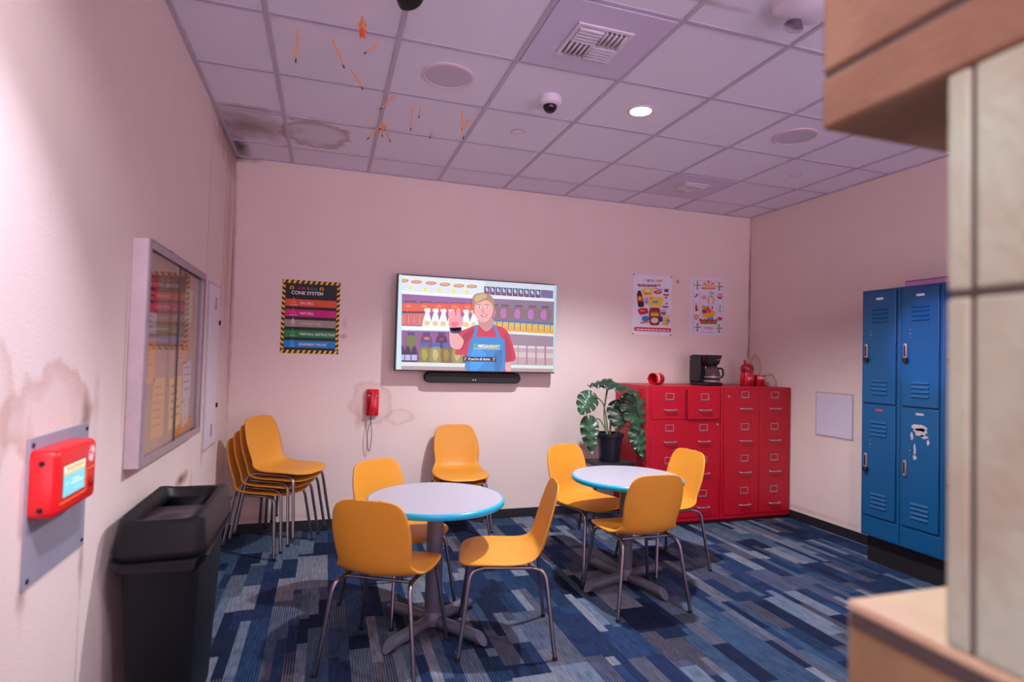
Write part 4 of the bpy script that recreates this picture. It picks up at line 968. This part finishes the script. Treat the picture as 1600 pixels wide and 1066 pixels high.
# ------------------------------------------------------------------ lockers
m_lk = mat('blue_locker_enamel', srgb(4, 80, 128), .38, noise=.06, nscale=5)
m_lk2 = mat('blue_locker_groove', srgb(14, 50, 92), .5, noise=.1)
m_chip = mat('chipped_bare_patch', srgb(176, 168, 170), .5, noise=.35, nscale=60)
LX = RW-.38
def locker(label, ya, yb, upper_label, lower_label, chip=False, pad_low=True):
    """ya > yb"""
    global ROOT
    ROOT = thing('locker', label, 'locker', (LX+.19, (ya+yb)/2, 0), 0, 'blue two-tier lockers on the right wall')
    P2(MB().box(LX, RW-.012, yb+.001, ya-.001, .205, 2.048), 'body', m_lk, bevel=.003)
    P2(MB().box(LX+.07, RW-.012, yb+.001, ya-.001, 0, .205), 'kick_base', m_rub)
    P2(MB().box(LX-.003, LX, yb+.010, ya-.010, .215, .345), 'bottom_panel', m_lk, bevel=.002)
    for z0, z1, lab, lz in ((1.200, 2.030, upper_label, 1.977), (.362, 1.188, lower_label, 1.150)):
        P2(MB().box(LX-.002, LX, yb+.022, ya-.018, z0-.004, z1+.004), 'door_gap', m_lk2)
        d = P2(MB().box(LX-.012, LX-.002, yb+.028, ya-.024, z0, z1), 'door', m_lk, bevel=.003)
        xm = LX-.012; yc = (ya+yb)/2
        for base in ((z0+.175,) if chip and z0 < 1 else (z1-.12, z0+.175)):
            b = MB()
            for k in range(4):
                z = base-k*.031; b.add([(xm, yc-.062, z), (xm, yc+.062, z), (xm-.009, yc+.062, z-.016), (xm-.009, yc-.062, z-.016), (xm, yc-.062, z-.020), (xm, yc+.062, z-.020)], [(0, 1, 2, 3), (3, 2, 5, 4), (0, 3, 4), (1, 5, 2)])
            P2(b, 'louvres', m_lk, d)
        P2(MB().box(xm-.0025, xm, yc-.028, yc+.028, lz-.008, lz+.008), 'number_plate', mat(lab, srgb(*{'plate_white': (230, 222, 230), 'plate_red': (196, 60, 60), 'plate_nickel': (180, 160, 165)}[lab]), .4), d, bevel=.001)
        zl = 1.585 if z0 > 1 else .765
        la = ya-.055
        lt = P2(MB().box(xm-.018, xm, la-.011, la+.011, zl-.055, zl+.055), 'latch', m_nick, d, bevel=.003)
        P2(MB().box(xm-.0195, xm-.017, la-.005, la+.005, zl-.035, zl+.04), 'latch_slot', m_dark, lt)
        if z0 > 1 or pad_low: P2(MB().box(xm-.030, xm-.002, la-.016, la+.014, zl-.078, zl-.046), 'latch_catch', m_blkm, lt, bevel=.004)
        for k, rr in ((0, .003), (1, .005), (2, .003)): P2(MB().lathe([(rr, 0), (rr, .002)], 10, c=(xm, la-.028, zl+.205-k*.028-.05), axis=(-1, 0, 0)), 'rivet', m_nick, d)
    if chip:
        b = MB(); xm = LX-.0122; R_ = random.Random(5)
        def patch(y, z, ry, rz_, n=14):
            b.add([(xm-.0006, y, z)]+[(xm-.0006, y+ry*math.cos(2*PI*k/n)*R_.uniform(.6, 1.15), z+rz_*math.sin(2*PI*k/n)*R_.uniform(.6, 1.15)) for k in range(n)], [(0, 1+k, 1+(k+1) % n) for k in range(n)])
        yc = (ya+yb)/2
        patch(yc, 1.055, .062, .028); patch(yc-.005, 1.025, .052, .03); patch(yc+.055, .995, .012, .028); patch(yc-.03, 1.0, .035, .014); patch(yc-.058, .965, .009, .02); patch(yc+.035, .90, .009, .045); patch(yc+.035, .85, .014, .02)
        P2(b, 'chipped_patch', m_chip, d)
WL = .308
locker('blue locker nearest the red cabinets, with a red plate on its lower door', -1.693, -1.693-WL, 'plate_white', 'plate_red')
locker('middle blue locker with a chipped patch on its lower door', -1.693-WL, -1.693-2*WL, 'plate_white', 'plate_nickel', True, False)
locker('blue locker half hidden behind the grey pillar', -1.693-2*WL, -1.693-3*WL, 'plate_white', 'plate_nickel')
ROOT = thing('wall_duct_cover', 'lilac flat cover on the right wall just above the lockers', 'cover', (RW, -2.2, 2.09))
P2(MB().box(RW-.012, RW, -2.75, -1.753, 2.052, 2.135), 'cover_plate', mat('lilac_paint', srgb(214, 150, 216), .5), bevel=.002)
P2(MB().box(RW-.006, RW, -2.76, -1.745, 2.05, 2.145), 'cover_edge', mat('brown_edge', srgb(150, 100, 110), .6))
ROOT = thing('access_panel', 'square pale access panel low on the right wall', 'panel', (RW, -1.09, 1.03))
P2(MB().box(RW-.004, RW, -1.288, -.890, .832, 1.232), 'frame', mat('panel_rim', srgb(196, 170, 176), .5), bevel=.001)
P2(MB().box(RW-.008, RW-.004, -1.276, -.902, .844, 1.220), 'door', mat('panel_face', srgb(214, 208, 224), .4, noise=.03), bevel=.002)

# ------------------------------------------------------------------ ceiling fittings
m_wpl = mat('white_ceiling_plastic', srgb(226, 216, 230), .45, noise=.02)
m_blackvoid = mat('dark_vent_interior', srgb(24, 22, 30), .9, spec=.1)
def vent(label, xc, yc, s):
    t = thing('ceiling_vent', label, 'air vent', (xc, yc, CH), 0, 'square air vents in the ceiling')
    MB().box(-.29, .29, -.29, .29, -.010, -.002).build('panel', mat('lilac_vent_panel', srgb(206, 196, 224), .4), t, bevel=.002)
    MB().box(-s, s, -s, s, -.0125, -.010).build('backing', m_blackvoid, t)
    for qx in (-1, 1):
        for qy in (-1, 1):
            b = MB(); cx, cy = qx*s/2, qy*s/2
            for k in range(5):
                o_ = -s/2+s*(k+.5)/5
                sl = .006
                if qx*qy > 0: vs = [(cx-s/2, cy+o_-.004, -.013), (cx+s/2, cy+o_-.004, -.013), (cx+s/2, cy+o_+.005, -.028), (cx-s/2, cy+o_+.005, -.028)]
                else: vs = [(cx+o_-.004, cy-s/2, -.013), (cx+o_-.004, cy+s/2, -.013), (cx+o_+.005, cy+s/2, -.028), (cx+o_+.005, cy-s/2, -.028)]
                b.add(vs, [(0, 1, 2, 3)])
            b.build('louvre_set', m_wpl, t, solid=.0015)
    f = MB()
    for x0, x1, y0, y1 in ((-s-.02, s+.02, s, s+.02), (-s-.02, s+.02, -s-.02, -s), (-s-.02, -s, -s, s), (s, s+.02, -s, s), (-.003, .003, -s, s), (-s, s, -.003, .003)): f.box(x0, x1, y0, y1, -.018, -.010)
    f.build('rim', m_wpl, t, bevel=.002)
    return t
vent('large square ceiling vent near the top centre of the picture', GX+2.5*GS+.02-.02, -(GY+3.5*GS)+.0, .125)
vent('small ceiling vent far back near the right corner', GX+5.5*GS, -(GY+.5*GS), .11)
def speaker_disc(label, x, y, r=.145):
    t = thing('ceiling_speaker', label, 'speaker', (x, y, CH), 0, 'round ceiling speakers')
    MB().lathe([(r, 0), (r, -.006), (r-.014, -.010), (r-.016, -.006)], 40).build('rim', mat('speaker_rim', srgb(222, 196, 204), .5), t)
    MB().lathe([(0, -.0075), (r-.016, -.0065)], 40).build('grille', mat('speaker_mesh', srgb(200, 188, 206), .6, noise=.25, nscale=400), t)
speaker_disc('round ceiling speaker above the television left side', 1.338, -1.925); speaker_disc('round ceiling speaker near the foreground block', 3.75, -1.94)
t = thing('dome_camera', 'white dome security camera with dark lens on the ceiling', 'camera', (1.97, -1.88, CH))
MB().lathe([(.068, 0), (.068, -.028), (.060, -.046), (.042, -.052)], 32).build('housing', m_wpl, t, angle=50)
MB().lathe([(.042, -.050), (.041, -.066), (.032, -.082), (.016, -.092), (0, -.094)], 28).build('lens_dome', mat('dark_dome', srgb(30, 18, 36), .12), t, angle=70)
for lab, x, y in (('round white sprinkler cover near the dome camera', 1.955, -1.31), ('round white sprinkler cover at the far right of the ceiling', 4.375, -1.295)):
    t = thing('sprinkler_cover', lab, 'sprinkler', (x, y, CH), 0, 'round sprinkler covers in the ceiling')
    MB().lathe([(.043, 0), (.043, -.004), (.036, -.008), (0, -.0085)], 28).build('cover', m_wpl, t)
    MB().lathe([(.048, 0), (.048, -.0025), (.043, -.003)], 28).build('trim_ring', mat('grey_ring', srgb(160, 150, 160), .5), t)
t = thing('downlight', 'lit round recessed downlight in the middle of the ceiling', 'light', (2.565, -1.915, CH))
MB().lathe([(.085, 0), (.085, -.005), (.068, -.007), (.064, -.001)], 36).build('trim_ring', m_wpl, t)
mm = mat('glowing_lens', (1.0, 1.0, 1.0), .4, noise=0, emit=14.0)
MB().lathe([(0, -.0035), (.064, -.0025)], 32).build('lens', mm, t)
for lab, x, y in (('recessed downlight hidden above the brown block', 2.9, -3.75), ('recessed downlight over the viewer', .72, -4.0)):
    t = thing('downlight', lab, 'light', (x, y, CH))
    MB().lathe([(.085, 0), (.085, -.005), (.068, -.007), (.064, -.001)], 36).build('trim_ring', m_wpl, t)
    MB().lathe([(0, -.0035), (.064, -.0025)], 32).build('lens', mm, t)
t = thing('emergency_light', 'white ceiling emergency light with a clear reflector lamp', 'light', (2.66, -3.13, CH))
loft([[(x, y, 0) for x, y in rrect(.13, .09, .05, 5)], [(x, y, -.04) for x, y in rrect(.13, .09, .05, 5)], [(x, y, -.055) for x, y in rrect(.095, .065, .045, 5)]]).build('housing', m_wpl, t, angle=50)
MB().lathe([(.018, 0), (.040, -.030), (.043, -.036)], 24, c=(0.0, .055, -.042), axis=(.1, -.5, 1)).build('reflector', m_chr, t)
MB().lathe([(.043, 0), (.038, .010), (.02, .018), (0, .020)], 24, c=(0.0, .074, -.078), axis=(-.1, .5, -1)).build('lens', glass_mat('clear_lens', (.9, .88, .92), .05, .1), t)
t = thing('track_spotlight', 'black track spotlight peeking in at the top edge', 'spotlight', (.985, -2.83, CH))
MB().tube([(0, 0, 0), (0, 0, -.07)], .012, 10).build('arm', m_blkm, t)
MB().lathe([(.02, -.10), (.045, -.09), (.052, -.05), (.052, .07), (.046, .075)], 26, c=(0, 0, -.125), axis=(.45, .75, -.35)).build('lamp_head', m_blkm, t, angle=50)
t = thing('lighting_track', 'thin dark lighting track along the ceiling at the top edge', 'track', (.8, -2.86, CH))
MB().box(-.6, 1.0, -.075, -.04, -.03, 0).build('rail', m_blkm, t, bevel=.002)

# pencils stuck in the ceiling tiles
m_pen = mat('orange_pencil_paint', srgb(255, 158, 64), .4, noise=.03)
m_wood = mat('pencil_wood', srgb(220, 170, 120), .6)
m_fer = mat('pencil_ferrule', srgb(90, 96, 84), .4, metal=.6)
m_era = mat('pencil_eraser', srgb(50, 44, 48), .7)
def make_pencil(L_):
    t = thing('pencil', 'orange pencil', 'pencil', (0, 0, 0), 0, 'orange pencils stuck in the ceiling')
    R = .0038
    MB().lathe([(R, 0), (R, L_-.036)], 6, c=(0, 0, .016)).build('barrel', m_pen, t, smooth=False)
    MB().lathe([(.0005, 0), (R, .016)], 8).build('tip', m_wood, t)
    MB().lathe([(R*1.05, L_-.020), (R*1.05, L_-.008)], 12).build('ferrule', m_fer, t)
    MB().lathe([(R, L_-.008), (R*.9, L_)], 12).build('eraser', m_era, t)
    return t
pens = [((.559, -2.123), (.556, -2.164, 2.85), 'leftmost orange pencil, hanging almost straight from the ceiling'),
 ((.715, -2.082), (.779, -2.149, 2.87), 'long slanted orange pencil right of the leftmost one'),
 ((.937, -2.103), (.869, -2.22, 2.924), 'short-looking tilted pencil just below the paper dart'),
 ((.811, -1.794), (.882, -1.897, 2.893), 'slanted orange pencil below the long slanted one'),
 ((1.096, -1.55), (.992, -1.642, 2.907), 'orange pencil leaning left, above the star-shaped cluster'),
 ((1.212, -1.426), (1.194, -1.501, 2.862), 'nearly upright orange pencil right of the star-shaped cluster'),
 ((1.264, -1.431), (1.242, -1.50, 2.950), 'tiny upright pencil beside the nearly upright one'),
 ((1.058, -1.085), (.954, -1.158, 2.895), 'left arm of the star-shaped pencil cluster'),
 ((1.058, -1.085), (1.048, -1.16, 2.925), 'middle pencil of the star-shaped cluster, pointing down'),
 ((1.066, -1.07), (1.10, -1.186, 2.889), 'right arm of the star-shaped pencil cluster'),
 ((1.093, -1.064), (1.029, -1.12, 2.985), 'short level pencil across the star-shaped cluster'),
 ((1.397, -1.101), (1.365, -1.19, 2.950), 'small faint pencil between the cluster and the paired pencils'),
 ((1.511, -1.502), (1.525, -1.52, 2.847), 'upright orange pencil at the right end, crossed by a shorter one'),
 ((1.596, -1.365), (1.519, -1.495, 2.921), 'shorter pencil crossing the upright one at the right end')]
for (x, y), e, lab in pens:
    a = Vector((x, y, CH+.012)); d = Vector(e)-a
    t = make_pencil(d.length); t.location = a; t.rotation_euler = d.to_track_quat('Z', 'Y').to_euler(); t['label'] = lab
t = thing('paper_dart', 'orange paper dart with black marks stuck in the ceiling', 'paper dart', (.848, -2.342, CH)); a = Vector((0, 0, .006)); e = Vector((0.0, -.098, -.163)); d = (e-a).normalized(); s = Vector((1, 0, 0))
n = d.cross(s)
m_dart = mat('dart_paper', srgb(236, 160, 110), .6, noise=.15, nscale=90); m_dart2 = mat('dart_tail', srgb(240, 104, 40), .5)
MB().add([a, a+d*.09+s*.020, a+d*.13+s*.017, a+d*.13+n*.018, a+d*.13-s*.017, a+d*.09-s*.020], [(0, 1, 2, 3), (0, 3, 4, 5)]).build('folded_wings', m_dart, t, smooth=False, solid=.001)
MB().add([a+d*.128+s*.015, a+d*.19+s*.010, a+d*.19-s*.010, a+d*.128-s*.015, a+d*.128+n*.017, a+d*.19+n*.012], [(0, 1, 5, 4), (4, 5, 2, 3)]).build('tail', m_dart2, t, smooth=False, solid=.001)
MB().tube([a+d*.078-s*.014-n*.002, a+d*.086-n*.002, a+d*.076+s*.016-n*.002], .003, 6).build('black_mark', m_dark, t)
